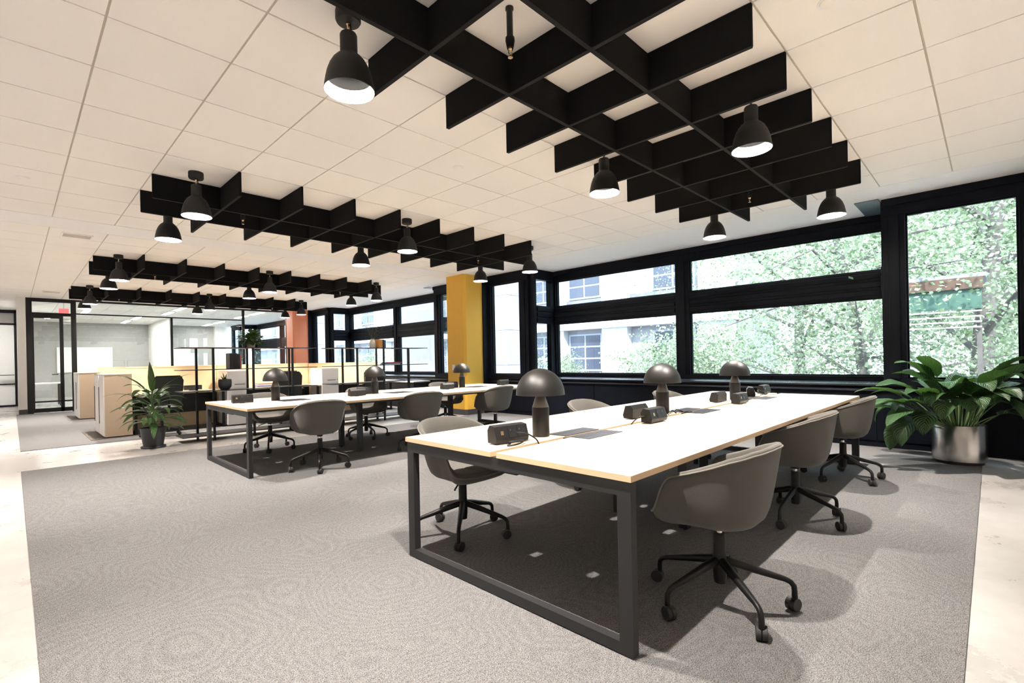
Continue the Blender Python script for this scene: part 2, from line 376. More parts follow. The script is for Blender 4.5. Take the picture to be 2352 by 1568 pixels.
for k, (m, nm) in enumerate([('wall', 'white column outside the view right of the big plant'), ('yellow', 'ochre-yellow painted column between the window bays'), ('rust', 'rust-orange painted column at the glass partition')]):
    y0 = -3.754 + k * 9.144; y1 = y0 + .65; ch = .05
    c = struct(MB().prism([(7.22 + ch, y0), (7.75, y0), (7.75, y1), (7.22 + ch, y1), (7.22, y1 - ch), (7.22, y0 + ch)], 0, HC).build('column', m, None), nm)
    e = .012
    MB().prism([(7.22 + ch - e, y0 - e), (7.75, y0 - e), (7.75, y1 + e), (7.22 + ch - e, y1 + e), (7.22 - e, y1 - ch + e), (7.22 - e, y0 + ch - e)], 0, .12).build('skirting', 'navy', c)
    B('black_jamb', 'frame', c, 7.75, XG1 + .1, y0 - .03, y1 + .03, 0, HC)
    if k == 1:
        B('switch_plate', 'white', c, 7.208, 7.22, y0 + .36, y0 + .44, .98, 1.10, bevel=.003); 
        B('switch_plate', 'yellow', c, 7.21, 7.22, y0 + .25, y0 + .33, .98, 1.10, bevel=.003)

# ------------------------------------------------------------------ glass partition at the far end
YG = 15.3
gp = window('black-framed glass partition of the far meeting rooms')
F = lambda n, *a: B(n, 'black', gp, *a, bevel=.004, seg=1)
F('jamb', .51, .63, YG - .05, YG + .05, 0, HC); F('post', 1.41, 1.52, YG - .05, YG + .05, 0, HC)
F('head_rail', .63, 1.41, YG - .05, YG + .05, 2.99, HC); F('head_rail', 1.52, 7.3, YG - .03, YG + .03, HC - .05, HC)
F('door_head', .63, 1.41, YG - .04, YG + .04, 2.62, 2.70)
F('transom_bar', 1.52, 5.80, YG - .02, YG + .02, 2.68, 2.715); F('bottom_rail', 1.52, 7.3, YG - .03, YG + .03, 0, .10)
F('mullion', 3.74, 3.80, YG - .03, YG + .03, 0, 2.68); F('mullion', 5.80, 5.88, YG - .03, YG + .03, 0, HC - .05)
F('mullion', 7.26, 7.32, YG - .03, YG + .03, 0, HC)
for a, b, z0, z1 in ((.63, 1.41, 2.70, 2.99), (1.52, 3.74, .1, 2.68), (3.80, 5.80, .1, 2.68), (1.52, 5.80, 2.715, HC - .05), (5.88, 7.26, .1, HC - .05)):
    B('pane', 'glass2', gp, a, b, YG - .004, YG + .004, z0, z1)
dr = bpy.data.objects.new('door_1', None); COL.objects.link(dr); struct(dr, 'black-framed glass door beside the white pier')
for n, a in (('stile', (.63, .66, 0.02, 2.62)), ('stile', (1.17, 1.25, .02, 2.62)), ('top_rail', (.66, 1.17, 2.55, 2.62)), ('bottom_rail', (.66, 1.41, .02, .13)), ('mid_rail', (.66, 1.41, .285, .325))):
    B(n, 'black', dr, a[0], a[1], YG - .03, YG + .03, a[2], a[3], bevel=.003, seg=1)
for a, b in ((.66, 1.17), (1.25, 1.41)):
    B('pane', 'glass2', dr, a, b, YG - .004, YG + .004, .325, 2.56); B('pane', 'glass2', dr, a, b, YG - .004, YG + .004, .13, .285)
MB().tube([(1.12, YG - .08, 1.05), (1.12, YG - .08, 1.03), (1.0, YG - .08, 1.03)], .011).build('door_handle', 'black', dr, smooth=True)
wp = struct(B('wall_pier', 'wall', None, .34, .51, YG - .07, YG + .25, 0, HC), 'narrow white pier left of the glass door')
B('skirting', 'navy', wp, .345, .515, YG - .085, YG - .07, 0, .13)
# left glazed wall further back
gl = window('white glazed wall at the end of the left corridor')
F2 = lambda n, *a: B(n, 'black', gl, *a, bevel=.004, seg=1)
YL = 19.4
F2('head_rail', X0, .36, YL - .04, YL + .04, 2.98, HC); F2('head_rail', X0, .36, YL - .04, YL + .04, 2.60, 2.66); F2('jamb', .30, .36, YL - .04, YL + .04, 0, HC)
F2('mid_rail', X0, .30, YL - .04, YL + .04, .70, .74); F2('bottom_rail', X0, .30, YL - .04, YL + .04, 0, .06)
B('frosted_panel', 'board', gl, X0, .30, YL - .01, YL + .01, .06, 2.60); B('grey_panel', 'greywall', gl, X0, .30, YL - .01, YL + .01, 2.66, 2.98)
struct(B('wall_corridor', 'wall', None, .36, .51, YG + .25, YL + .05, 0, HC), 'white corridor wall behind the pier')
tag(MB().prism([(-.05, YL - .25), (.29, YL - .25), (.29, YL - .15), (-.05, YL - .15)], 1.0, 1.02).build('coat_shelf', 'black', None), 'black folded shelf on the corridor glass wall', 'shelf')
# meeting room fit-out
struct(B('wall_partition', 'white', None, 4.66, 4.78, 20.2, YE, 0, HC), 'white dividing wall between the far meeting rooms')
struct(B('wall_meeting_back', 'white', None, 7.3, 8.0, YE - .3, YE - .02, 0, HC), 'white wall end in the second far meeting room')
tag(B('whiteboard', 'board', None, 1.55, 3.35, YE - .06, YE - .01, 1.0, 2.05), 'white board on the grey meeting room wall', 'whiteboard')
tag(B('whiteboard', 'board', None, 5.2, 6.3, YE - .06, YE - .01, 1.0, 2.05), 'white board in the second meeting room behind the shelving', 'whiteboard')
for i, (x, y, L) in enumerate([(4.18, 16.2, 1.2), (4.18, 17.9, 1.2), (3.66, 20.6, 1.3), (3.6, 22.6, 1.3), (6.65, 16.4, 1.2), (6.65, 18.1, 1.2), (6.7, 21.2, 1.2), (6.7, 23.0, 1.2), (2.0, 18.5, 1.2), (1.2, 21.5, 1.2), (-.7, 17.4, 1.2)]):  # last entry is an added, unseen light to brighten the left corridor
    t = thing('linear_light', ['white linear ceiling light, first of the left meeting room row', 'white linear ceiling light, second of the left meeting room row', 'white linear ceiling light, third of the left meeting room row', 'white linear ceiling light, last of the left meeting room row', 'white linear ceiling light, first of the right meeting room row', 'white linear ceiling light, second of the right meeting room row', 'white linear ceiling light, third of the right meeting room row', 'white linear ceiling light, last of the right meeting room row', 'white linear ceiling light nearest the glass door inside the room', 'white linear ceiling light deep in the room behind the glass door', 'added white linear ceiling light brightening the left corridor behind the pier'][i], 'light', (x, y, HC), 0, 'linear lights in the meeting rooms')
    B('housing', 'white', t, -.09, .09, -L / 2 - .02, L / 2 + .02, -.03, 0); B('diffuser', 'light', t, -.075, .075, -L / 2, L / 2, -.034, -.03)
t = thing('exit_sign', 'small red exit sign hanging behind the glass above the door', 'sign', (1.32, 16.2, 2.72))
B('sign_plate', 'red', t, -.11, .11, -.012, .012, 0, .19); B('hanger', 'white', t, -.01, .01, -.01, .01, .19, HC - 2.72)
# meeting table and chairs glimpsed through the door
t = thing('meeting_table', 'white meeting table behind the glass door', 'table', (1.10, 18.9, 0))
B('table_top', 'white', t, -.5, .32, -.5, .5, .70, .73)
for x in (-.42, .24):
    for y in (-.42, .42): B('leg', 'black', t, x - .03, x + .03, y - .03, y + .03, 0, .70)

# ------------------------------------------------------------------ ceiling baffles and pendant lamps
ZBF = 2.849; th = .024
names = ['nearest', 'second', 'third', 'farthest', 'rear']
T0s = [-3, 4, 12, 19, -13]  # last grid and its pendants are added behind the camera to brighten the ceiling
def baffle_panel_mesh(L, slots, from_top):
    mb = MB(); mb.box(0, L, -th / 2, th / 2, 0, HC - ZBF); return mb
long_me = MB().box(0, 9 * S, -th / 2, th / 2, 0, HC - ZBF).mesh('long_baffle', 'felt', bevel=.004, seg=1)
cross_me = MB().box(-th / 2, th / 2, 0, 3 * S, 0, HC - ZBF).mesh('cross_baffle', 'felt', bevel=.004, seg=1)
lip_long = MB().box(.004, 9 * S - .004, -th / 2 - .001, th / 2 + .001, -.0015, .003).mesh('felt_edge', 'felt_edge')
lip_cross = MB().box(-th / 2 - .001, th / 2 + .001, .004, 3 * S - .004, -.0015, .003).mesh('felt_edge', 'felt_edge')
def pendant():
    t = thing('pendant_lamp', '', 'lamp', (0, 0, HC), 0, 'black bell pendants around the ceiling baffles')
    MB().lathe([(.064, 0), (.066, -.008), (.066, -.052), (.060, -.062), (0, -.062)], 28).build('canopy', 'lampblack', t, smooth=True)
    MB().lathe([(0, -.062), (.010, -.064), (.012, -.072), (.007, -.08), (.006, -.10), (.009, -.104), (.009, -.118), (0, -.118)], 12).build('swivel_joint', 'brass', t, smooth=True)
    MB().tube([(.012, 0, -.062), (.016, 0, -.09), (.010, 0, -.122)], .004, 6).build('cord', 'lampblack', t, smooth=True)
    z = -.428     # rim
    prof = [(.0, .31), (.030, .31), (.040, .306), (.045, .296), (.045, .205), (.050, .192), (.066, .180), (.084, .160), (.101, .130), (.114, .095), (.123, .055), (.129, .02), (.131, 0)]
    sh = MB().lathe([(r, z + h) for r, h in prof] + [(.128, z)], 36, closed=True).build('shade', 'lampblack', t, smooth=True)
    inner = [(.128, 0), (.126, .02), (.120, .055), (.1165, .066)]
    MB().lathe([(r, z + h) for r, h in inner], 36, closed=True).build('reflector', 'lampwhite', sh, smooth=True)
    MB().lathe([(.1165, z + .066), (.110, z + .093), (.096, z + .126), (.080, z + .150), (.055, z + .172), (.042, z + .19), (0, z + .20)], 30, closed=True).build('lamp_well', 'well', sh, smooth=True)
    MB().lathe([(0, z + .1985), (.033, z + .197), (.033, z + .190), (0, z + .189)], 20).build('bulb', 'bulb', t, smooth=True)
    MB().lathe([(.036, z + .200), (.036, z + .138), (.034, z + .138), (.034, z + .200)], 24, closed=True).build('beam_shield', 'well', t, smooth=True)  # added cup round the bulb that keeps its light off the well
    return t
pend0 = pendant()
ld = bpy.data.lights.new('pendant_bulb', 'POINT'); ld.energy = PENDANT_W; ld.color = (1, .905, .825); ld.shadow_soft_size = .022
first = True
for g in range(5):
    t0 = T0s[g]
    grp = thing('ceiling_baffle', 'black felt grid of ceiling baffles, %s' % (names[g] + ' from the camera' if g < 4 else 'added unseen behind the camera'), 'baffle', (0, 0, ZBF), 0, 'black felt ceiling baffle grids')
    for j in (1, 2):
        o = put('long_baffle', long_me, grp, (2 * S, (t0 + j) * S, 0)); put('felt_edge', lip_long, o)
    for i in range(3, 11):
        o = put('cross_baffle', cross_me, grp, (i * S, t0 * S, 0)); put('felt_edge', lip_cross, o)
    for row, dt in (('near' if g else 'right', .5), ('far' if g else 'left', 2.5)):
        for li, cn in ((2.5, 'corridor end'), (6.5, 'middle'), (10.5, 'window end')):
            lab = 'black bell pendant lamp on the %s side, %s, of the %s baffle grid' % (row, cn, names[g])
            loc = (li * S, (t0 + dt) * S, HC)
            if first: pend0.location = loc; pend0['label'] = lab; first = False; p = pend0
            else: p = dup(pend0, loc, 0, lab)
            if not any(c_.type == 'LIGHT' for c_ in p.children):
                lo = bpy.data.objects.new('pendant_bulb_light', ld); COL.objects.link(lo); lo.parent = p; lo.location = (0, 0, -.428 + .166)
    # sprinkler heads
    for li in (3.5, 9.5):
        sp = thing('sprinkler', 'black pipe sprinkler head hanging in the %s baffle grid near the %s' % (names[g], 'corridor' if li < 5 else 'windows'), 'sprinkler', (li * S, (t0 + 1.5) * S, HC), 0, 'sprinkler heads between the baffles')
        MB().lathe([(.022, 0), (.022, -.012), (.017, -.014), (.017, -.155), (.024, -.16), (.025, -.178), (.020, -.205), (.018, -.215), (0, -.215)], 16).build('drop_pipe', 'black', sp, smooth=True)
        h = MB(); h.lathe([(.015, -.212), (.016, -.222), (.010, -.232), (0, -.232)], 12)
        for s_ in (-1, 1): h.tube([(s_ * .010, 0, -.228), (s_ * .013, 0, -.245), (s_ * .004, 0, -.262)], .0028, 6)
        h.lathe([(0, -.262), (.014, -.263), (.014, -.266), (0, -.266)], 12)
        h.build('sprinkler_head', 'brass', sp, smooth=True)
# added recessed downlights over the concrete aisle, unseen, to brighten the ceiling
dd = bpy.data.lights.new('fill_downlight', 'SPOT'); dd.energy = 165; dd.spot_size = R(105); dd.spot_blend = .7; dd.color = (1, .90, .82); dd.shadow_soft_size = .06
for k in range(7):
    t = thing('fill_downlight', 'added unseen downlight over the left aisle, number %s from the rear wall' % ['one', 'two', 'three', 'four', 'five', 'six', 'seven'][k], 'light', (-1.3, -6.6 + k * 3.05, HC), 0, 'added unseen downlights over the left aisle')
    MB().lathe([(.085, 0), (.085, -.006), (.066, -.008), (.060, 0)], 28, closed=True).build('trim_ring', 'soffit', t, smooth=True)
    MB().lathe([(0, -.002), (.060, -.002), (.060, .004), (0, .004)], 24).build('lens', 'bulb', t)
    lo = bpy.data.objects.new('fill_downlight_beam', dd); COL.objects.link(lo); lo.parent = t; lo.location = (0, 0, -.02)
# flush ceiling discs and vents
for i, (x, y, lab) in enumerate([(3.33, .94, 'flush white ceiling disc between the first two baffle grids'), (.33, 3.98, 'flush white ceiling disc at the left edge of the room'), (7.0, -2.12, 'flush white ceiling disc near the right-hand window'), (7.0, .95, 'flush white ceiling disc above the nearest window bay'), (3.35, -2.12, 'flush white ceiling disc right of the nearest baffle grid'), (.42, 12.9, 'small ceiling disc near the white pier')]):
    t = thing('ceiling_disc', lab, 'ceiling disc', (x, y, HC), 0, 'flush ceiling discs')
    MB().lathe([(.045, 0), (.045, -.004), (.040, -.008), (0, -.009)], 28).build('cover', 'tile', t, smooth=True)
    MB().lathe([(.058, 0), (.058, -.002), (.046, -.003)], 28, closed=True).build('trim_ring', 'soffit', t, smooth=True)
for x, y, lab in ((.91, 6.45, 'small square ceiling vent beyond the white band'), (.95, 13.6, 'slot ceiling vent above the far corridor')):
    t = thing('ceiling_vent', lab, 'vent', (x, y, HC))
    B('frame', 'soffit', t, -.17, .17, -.12, .12, -.012, 0)
    for q in range(4): B('louver', 'grid', t, -.15, .15, -.095 + q * .05, -.065 + q * .05, -.018, -.012)

# ------------------------------------------------------------------ bench tables
TZ = .74
def bench(label, x0, y0, yg, y1):
    W = 4.70; u = W / 3
    t = thing('bench_table', label, 'table', (x0, 0, 0), 0, 'long bench tables')
    for ya, yb in ((y0, yg - .022), (yg + .022, y1)):
        for q in range(3):
            d = B('desktop', 'top', t, q * u + (.0008 if q else 0), (q + 1) * u - (.0008 if q < 2 else 0), ya, yb, TZ - .027, TZ, bevel=.0015, seg=1)
            e = MB(); h0, h1 = TZ - .0265, TZ - .0006; ex0 = q * u - .0006; ex1 = (q + 1) * u + .0006
            e.box(ex0 + .002, ex1 - .002, ya - .0008, ya + .001, h0, h1); e.box(ex0 + .002, ex1 - .002, yb - .001, yb + .0008, h0, h1)
            if q == 0: e.box(ex0, ex0 + .0012, ya, yb, h0, h1)
            if q == 2: e.box(ex1 - .0012, ex1, ya, yb, h0, h1)
            e.build('edge_band', 'topedge', d)
    fw_, fd = .062, .042; zt = TZ - .027
    for xa in (.008, W - .008 - fd):
        ef = MB(); bx = (xa, xa + fd)
        ef.box(*bx, y0 + .008, y0 + .008 + fw_, 0.012, zt); ef.box(*bx, y1 - .008 - fw_, y1 - .008, 0.012, zt)
        ef.box(*bx, y0 + .008 + fw_, y1 - .008 - fw_, zt - .062, zt); ef.box(*bx, y0 + .008 + fw_, y1 - .008 - fw_, .012, .06)
        e = ef.build('end_frame', 'tframe', t)
        for yy in (y0 + .04, y1 - .04): MB().lathe([(.018, 0), (.018, .012)], 12, xa + fd / 2, yy).build('foot', 'rubber', e)
    for ya in (y0 + .10, yg - .10, yg + .06, y1 - .14): B('rail', 'tframe', t, .05, W - .05, ya, ya + .04, zt - .028, zt)
    for q in (1, 2):
        for yy in (yg - .30, yg + .22):
            lg = B('leg', 'tframe', t, q * u - .03, q * u + .03, yy, yy + .06, .02, zt); MB().lathe([(.014, 0), (.014, .022)], 10, q * u, yy + .03).build('foot', 'rubber', lg)
    for q in range(3):
        B('cable_tray', 'black', t, q * u + .05, q * u + .30, yg - .11, yg + .11, TZ - .11, TZ - .095); B('cable_tray', 'black', t, q * u + .36, (q + 1) * u - .03, yg - .11, yg + .11, TZ - .11, TZ - .095)
    for q in range(3):
        xc = q * u + .80
        for s_ in (-1, 1):
            ya = yg + s_ * .022; yb = yg + s_ * .15
            ld_ = B('cable_lid', 'tray', t, xc - .18, xc + .18, min(ya, yb), max(ya, yb), TZ - .001, TZ + .0035)
            for w_ in (.055, .085, .115): B('slot', 'black', ld_, xc - .16, xc + .16, yg + s_ * w_ - .004, yg + s_ * w_ + .004, TZ + .0034, TZ + .0045)
        B('cable_well', 'black', t, xc - .20, xc + .20, yg - .0215, yg + .0215, TZ - .05, TZ - .004)
    return t
bench('long maple bench table in the foreground with graphite frame', 1.94, -1.70, -.922, -.142)
bench('long maple bench table in the second row with graphite frame', 1.96, 2.79, 3.575, 4.36)

# ------------------------------------------------------------------ chairs
def lerp_tab(tab, x):
    for (a, va), (b, vb) in zip(tab, tab[1:]):
        if x <= b:
            q = (x - a) / (b - a); q = q * q * (3 - 2 * q) if False else q
            return va + (vb - va) * q
    return tab[-1][1]
HT = [(0, .785), (20, .783), (40, .772), (60, .745), (80, .705), (95, .678), (104, .664), (112, .648), (116, .625), (120, .575), (125, .505), (130, .468), (140, .456), (160, .449), (180, .446)]
def chair_shell():
    N = 120; rings = []
    for i in range(N):
        th_ = 360 * i / N; a = th_ if th_ <= 180 else 360 - th_
        h = lerp_tab(HT, a)
        sx, cy = math.sin(R(th_)), -math.cos(R(th_))
        A = .287; Bd = .262 if cy < 0 else .255; e = 2.5 + (0 if cy < 0 else 1.9 * min(1, cy / .5))
        Rr = 1 / ((abs(sx) / A) ** e + (abs(cy) / Bd) ** e) ** (1 / e)
        Rb = Rr * (.80 if a < 100 else .80 + .15 * min(1, (a - 100) / 40))
        k = max(.25, min(1, (h - .405) / .16))
        P = []
        for q, zz in ((0, 0), (.3, 0), (.6, .008), (.8, .026), (.92, .052), (1, .095)): P.append((Rb * q, .388 + zz * k))
        zc = .388 + .095 * k
        for q in (.2, .4, .6, .8, 1): P.append((Rb + (Rr - Rb) * (q ** .85), zc + (h - zc) * q))
        P.append((Rr - .006, h + .008)); P.append((Rr - .018, h + .009)); P.append((Rr - .028, h))
        ib = Rb - .035; zi = .50 if h > .52 else h + .004
        for q in (.75, .5, .25): P.append((ib + (Rr - .028 - ib) * q, zi + (h - zi) * q))
        for q, zz in ((1, zi - .008), (.9, .474), (.75, .462), (.5, .458), (.25, .457), (0, .457)):
            P.append((ib * q, min(zz, zi)))
        rings.append([(r * sx, r * cy, z) for r, z in P])
    mb = MB(); K = len(rings[0])
    for rg in rings: mb.v += rg
    for i in range(N):
        j = (i + 1) % N
        for k in range(K - 1): mb.f.append((i * K + k, j * K + k, j * K + k + 1, i * K + k + 1))
    me = bpy.data.meshes.new('shell'); me.from_pydata(mb.v, [], mb.f)
    bm = bmesh.new(); bm.from_mesh(me); bmesh.ops.remove_doubles(bm, verts=bm.verts, dist=1e-5); bmesh.ops.recalc_face_normals(bm, faces=bm.faces); bm.to_mesh(me); bm.free()
    me.shade_smooth(); me.materials.append(M['fabric'])
    rim = []
    for i in range(N):
        p = rings[i][10]; q = rings[i][9]; rim.append((p[0] * 1.006, p[1] * 1.006, p[2] - .006))
    return me, rim
shell_me, rim = chair_shell()
def make_chair():
    t = thing('swivel_chair', '', 'chair', (0, 0, 0), 0, 'taupe swivel tub chairs')
    sh = put('shell', shell_me, t)
    MB().tube(rim, .0042, 6, True).build('piping', 'piping', sh, smooth=True)
    MB().lathe([(.0, .392), (.05, .392), (.05, .384), (.032, .378), (.030, .362), (0, .362)], 20).build('seat_mount', 'plastic', t, smooth=True)
    MB().lathe([(.014, .366), (.014, .33)], 14).build('gas_lift', 'chrome', t, smooth=True)
    MB().lathe([(.0, .342), (.024, .342), (.028, .336), (.029, .25), (.031, .22), (.031, .15), (.027, .105), (0, .105)], 20).build('column', 'plastic', t, smooth=True)
    MB().tube([(.03, .03, .388), (.12, .09, .380), (.20, .145, .366)], .006, 8).build('lever', 'plastic', t, smooth=True)
    for k in range(5):
        a = R(72 * k); c, s_ = math.cos(a), math.sin(a)
        pts = [(c * r, s_ * r, z) for r, z in ((.020, .212), (.10, .192), (.20, .164), (.285, .141), (.308, .130), (.322, .112), (.325, .09), (.325, .055))]
        lg = MB().tube(pts, [.021, .020, .0165, .013, .0125, .0125, .0125, .013], 10).build('leg', 'plastic', t, smooth=True)
        wa = a + R(40 + 67 * k); wx, wy = math.cos(wa), math.sin(wa)
        cs = MB()
        for sg in (-1, 1):
            cx, cy_ = c * .325 + wx * .012 * sg + wy * .012, s_ * .325 + wy * .012 * sg - wx * .012
            n = 18; b = len(cs.v)
            for dz in (-.0105, .0105):
                for q in range(n):
                    u = 2 * math.pi * q / n
                    cs.v.append((cx + wx * dz + wy * .031 * math.cos(u), cy_ + wy * dz - wx * .031 * math.cos(u), .031 + .007 * 0 + .031 * math.sin(u)))
            cs.f += [tuple(b + q for q in range(n)), tuple(b + n + q for q in range(n))[::-1]]
            cs.f += [(b + q, b + (q + 1) % n, b + n + (q + 1) % n, b + n + q) for q in range(n)]
        cs.build('caster', 'rubber', t, bevel=.002, seg=1)
    return t
ch0 = make_chair()
# (x, y, facing deg [0 = +Y], label)
ch = [(2.637, -1.764, 0, 'taupe tub chair nearest the camera at the right side of the foreground table'),
      (4.272, -1.678, 3, 'taupe tub chair in the middle of the right side of the foreground table'),
      (5.853, -1.686, 3, 'taupe tub chair beside the big potted plant at the foreground table'),
      (2.425, -.105, 182, 'taupe tub chair tucked under the left near corner of the foreground table'),
      (4.16, -.07, 180, 'taupe tub chair in the middle of the left side of the foreground table'),
      (5.72, -.12, 180, 'taupe tub chair behind the middle desk lamp on the far side of the foreground table'),
      (2.706, 2.726, -8, 'taupe tub chair at the corridor end of the near side of the second table'),
      (4.19, 2.82, -14, 'taupe tub chair in the middle of the near side of the second table'),
      (5.62, 2.84, 0, 'taupe tub chair at the window end of the near side of the second table'),
      (2.77, 4.43, 180, 'taupe tub chair at the corridor end of the far side of the second table'),
      (4.197, 4.321, 180, 'taupe tub chair in the middle of the far side of the second table'),
      (5.90, 4.45, 180, 'taupe tub chair before the ochre column at the far side of the second table')]
legph = [14, 33, 15, 8, 30, 20, 28, 20, 40, 30, -25, 10]
for i, (x, y, a, lab) in enumerate(ch):
    if i == 0: ch0.location = (x, y, .007); ch0.rotation_euler = (0, 0, R(a)); ch0['label'] = lab; c = ch0
    else: c = dup(ch0, (x, y, .007), R(a), lab)
    ph = R(legph[i] - a)
    for o in c.children:
        if o.name.split('.')[0] in ('leg', 'caster'): o.rotation_euler = (0, 0, ph)

# ------------------------------------------------------------------ desk lamps
def desk_lamp():
    t = thing('desk_lamp', '', 'lamp', (0, 0, 0), 0, 'mushroom desk lamps')
    MB().lathe([(0, 0), (.050, 0), (.0515, .003), (.0515, .172), (.050, .176)], 40).build('base', 'lamp', t, smooth=True)
    MB().lathe([(.050, .1755), (.0495, .178), (.026, .250), (.023, .256), (.020, .262), (0, .262)], 40).build('cone', 'lampneck', t, smooth=True)
    pr = []
    for q in range(0, 19):
        a = R(90 * q / 18); pr.append((.147 * math.sin(a), .252 + .156 * math.cos(a)))
    pr += [(.1475, .250), (.144, .250)] + [(.144 * math.sin(R(90 * q / 18)), .253 + .152 * math.cos(R(90 * q / 18))) for q in range(17, -1, -1)]
    MB().lathe(pr, 48).build('shade', 'lamp', t, smooth=True)
    MB().lathe([(0, .262), (.010, .262), (.010, .404)], 12).build('stem', 'lamp', t, smooth=True)
    return t
dl0 = desk_lamp(); fl_ = True
for x, y, lab in [(2.484, -.777, 'bronze mushroom desk lamp nearest the camera on the foreground table'), (3.989, -.80, 'bronze mushroom desk lamp in the middle of the foreground table'), (5.561, -.81, 'dark mushroom desk lamp at the window end of the foreground table'),
                  (2.589, 3.71, 'mushroom desk lamp at the corridor end of the second table'), (4.0, 3.70, 'mushroom desk lamp in the middle of the second table'), (5.66, 3.68, 'dark mushroom desk lamp in front of the ochre column')]:
    if fl_: dl0.location = (x, y, TZ); dl0['label'] = lab; fl_ = False
    else: dup(dl0, (x, y, TZ), 0, lab)

# ------------------------------------------------------------------ power boxes
def power_box():
    t = thing('power_box', '', 'power outlet', (0, 0, 0), 0, 'black desktop power boxes')
    L = .115
    sec = [(-.040, .006), (-.047, .030), (-.026, .098), (.020, .104), (.040, .075), (.036, .006)]
    mb = MB(); n = len(sec)
    mb.v = [(-L, a, z) for a, z in sec] + [(L, a, z) for a, z in sec]
    mb.f = [tuple(range(n)), tuple(range(2 * n - 1, n - 1, -1))] + [((i + 1) % n, i, n + i, n + (i + 1) % n) for i in range(n)]
    h = mb.build('housing', 'plastic', t, bevel=.003)
    f0 = Vector((0, -.047, .030)); f1 = Vector((0, -.026, .098)); d = (f1 - f0).normalized(); nn = Vector((0, -d.z, d.y))
    def plate(name, m, xa, xb, a, b, off, parent):
        q = MB(); P = []
        for x_, k in ((xa, a), (xb, a), (xb, b), (xa, b)): P.append(f0 + d * k + nn * off + Vector((x_, 0, 0)))
        P2 = [p - nn * .003 for p in P]; q.v = [tuple(p) for p in P + P2]; q.f = [(0, 1, 2, 3), (7, 6, 5, 4), (0, 4, 5, 1), (1, 5, 6, 2), (2, 6, 7, 3), (3, 7, 4, 0)]
        return q.build(name, m, parent)
    for x_ in (.005, .068):
        pl = plate('socket_plate', 'black', x_ - .030, x_ + .030, .006, .066, .0025, t)
        plate('socket_hole', 'chrome', x_ - .018, x_ - .012, .042, .050, .0035, pl); plate('socket_hole', 'rubber', x_ + .008, x_ + .013, .036, .048, .0035, pl); plate('socket_hole', 'rubber', x_ - .003, x_ + .002, .016, .023, .0035, pl)
    plate('usb_port', 'brass', -.080, -.060, .022, .044, .003, t)
    MB().lathe([(0, 0), (.03, 0), (.03, .008), (0, .008)], 16).build('clamp_foot', 'plastic', t)
    return t
pb0 = power_box(); first = True
pbs = [(2.20, -.775, -8, 'black power box with plug at the near end of the foreground table'),
       (3.46, -1.00, 0, 'black power box beside the gap near the middle desk lamp, front one'), (3.60, -.78, 180, 'black power box behind the one near the middle desk lamp'),
       (5.14, -1.00, 0, 'black power box near the far desk lamp on the foreground table, front one'), (5.20, -.78, 180, 'black power box behind the one near the far desk lamp'),
       (6.05, -.80, 20, 'silver-edged power box past the far desk lamp on the foreground table'), (6.50, -.80, 0, 'black power box at the window end of the foreground table'),
       (2.20, 3.72, -5, 'black power box at the corridor end of the second table'), (3.58, 3.46, 180, 'black power box before the middle desk lamp of the second table'), (3.84, 3.71, 0, 'black power box with plug at the middle desk lamp of the second table'),
       (5.18, 3.48, 180, 'black power box before the ochre column on the second table, left one'), (5.46, 3.72, 0, 'black power box before the ochre column on the second table, right one'), (6.44, 3.47, 180, 'black power box at the window end of the second table')]
for x, y, a, lab in pbs:
    if first: pb0.location = (x, y, TZ); pb0.rotation_euler = (0, 0, R(a)); pb0['label'] = lab; first = False
    else: dup(pb0, (x, y, TZ), R(a), lab)
# cables
def cable(pts, lab, r=.004):
    P = [Vector(p) for p in pts]; out = []
    for i in range(len(P) - 1):
        a, b, c, d = P[max(i - 1, 0)], P[i], P[i + 1], P[min(i + 2, len(P) - 1)]
        for q in range(6):
            t = q / 6; out.append(.5 * ((2 * b) + (c - a) * t + (2 * a - 5 * b + 4 * c - d) * t * t + (3 * b - a - 3 * c + d) * t ** 3))
    out.append(P[-1])
    return tag(MB().tube([tuple(p) for p in out], r, 8).build('cable', 'plastic', None, smooth=True), lab, 'cable')
z = TZ + .005
cable([(2.21, -.835, TZ + .06), (2.24, -.88, TZ + .055), (2.29, -.905, TZ + .02), (2.31, -.915, TZ - .02)], 'black plug cable from the near power box into the table gap')
cable([(2.15, -.84, z), (2.10, -.87, z), (2.14, -.895, z + .004), (2.20, -.885, z + .008), (2.23, -.86, z + .012), (2.18, -.835, z + .01), (2.13, -.855, z + .014), (2.18, -.885, z + .016), (2.24, -.87, z + .008)], 'coiled black cable lying by the near power box', .0045)
cable([(3.34, -1.0, TZ + .05), (3.30, -.97, TZ + .045), (3.27, -.94, TZ + .01), (3.26, -.92, TZ - .03)], 'black cable looping from the middle power box')
cable([(3.88, -.90, z), (3.94, -.905, z + .03), (4.03, -.895, z), (4.10, -.86, z + .02), (4.16, -.89, z), (4.12, -.93, z), (4.20, -.95, z)], 'tangled black cable at the foot of the middle desk lamp')
cable([(6.18, -.86, z), (6.28, -.90, z + .02), (6.36, -.84, z + .03), (6.30, -.80, z + .05), (6.22, -.84, z + .02), (6.32, -.88, z), (6.42, -.86, z + .02), (6.46, -.83, z + .03)], 'looped cable between the two far power boxes on the foreground table')
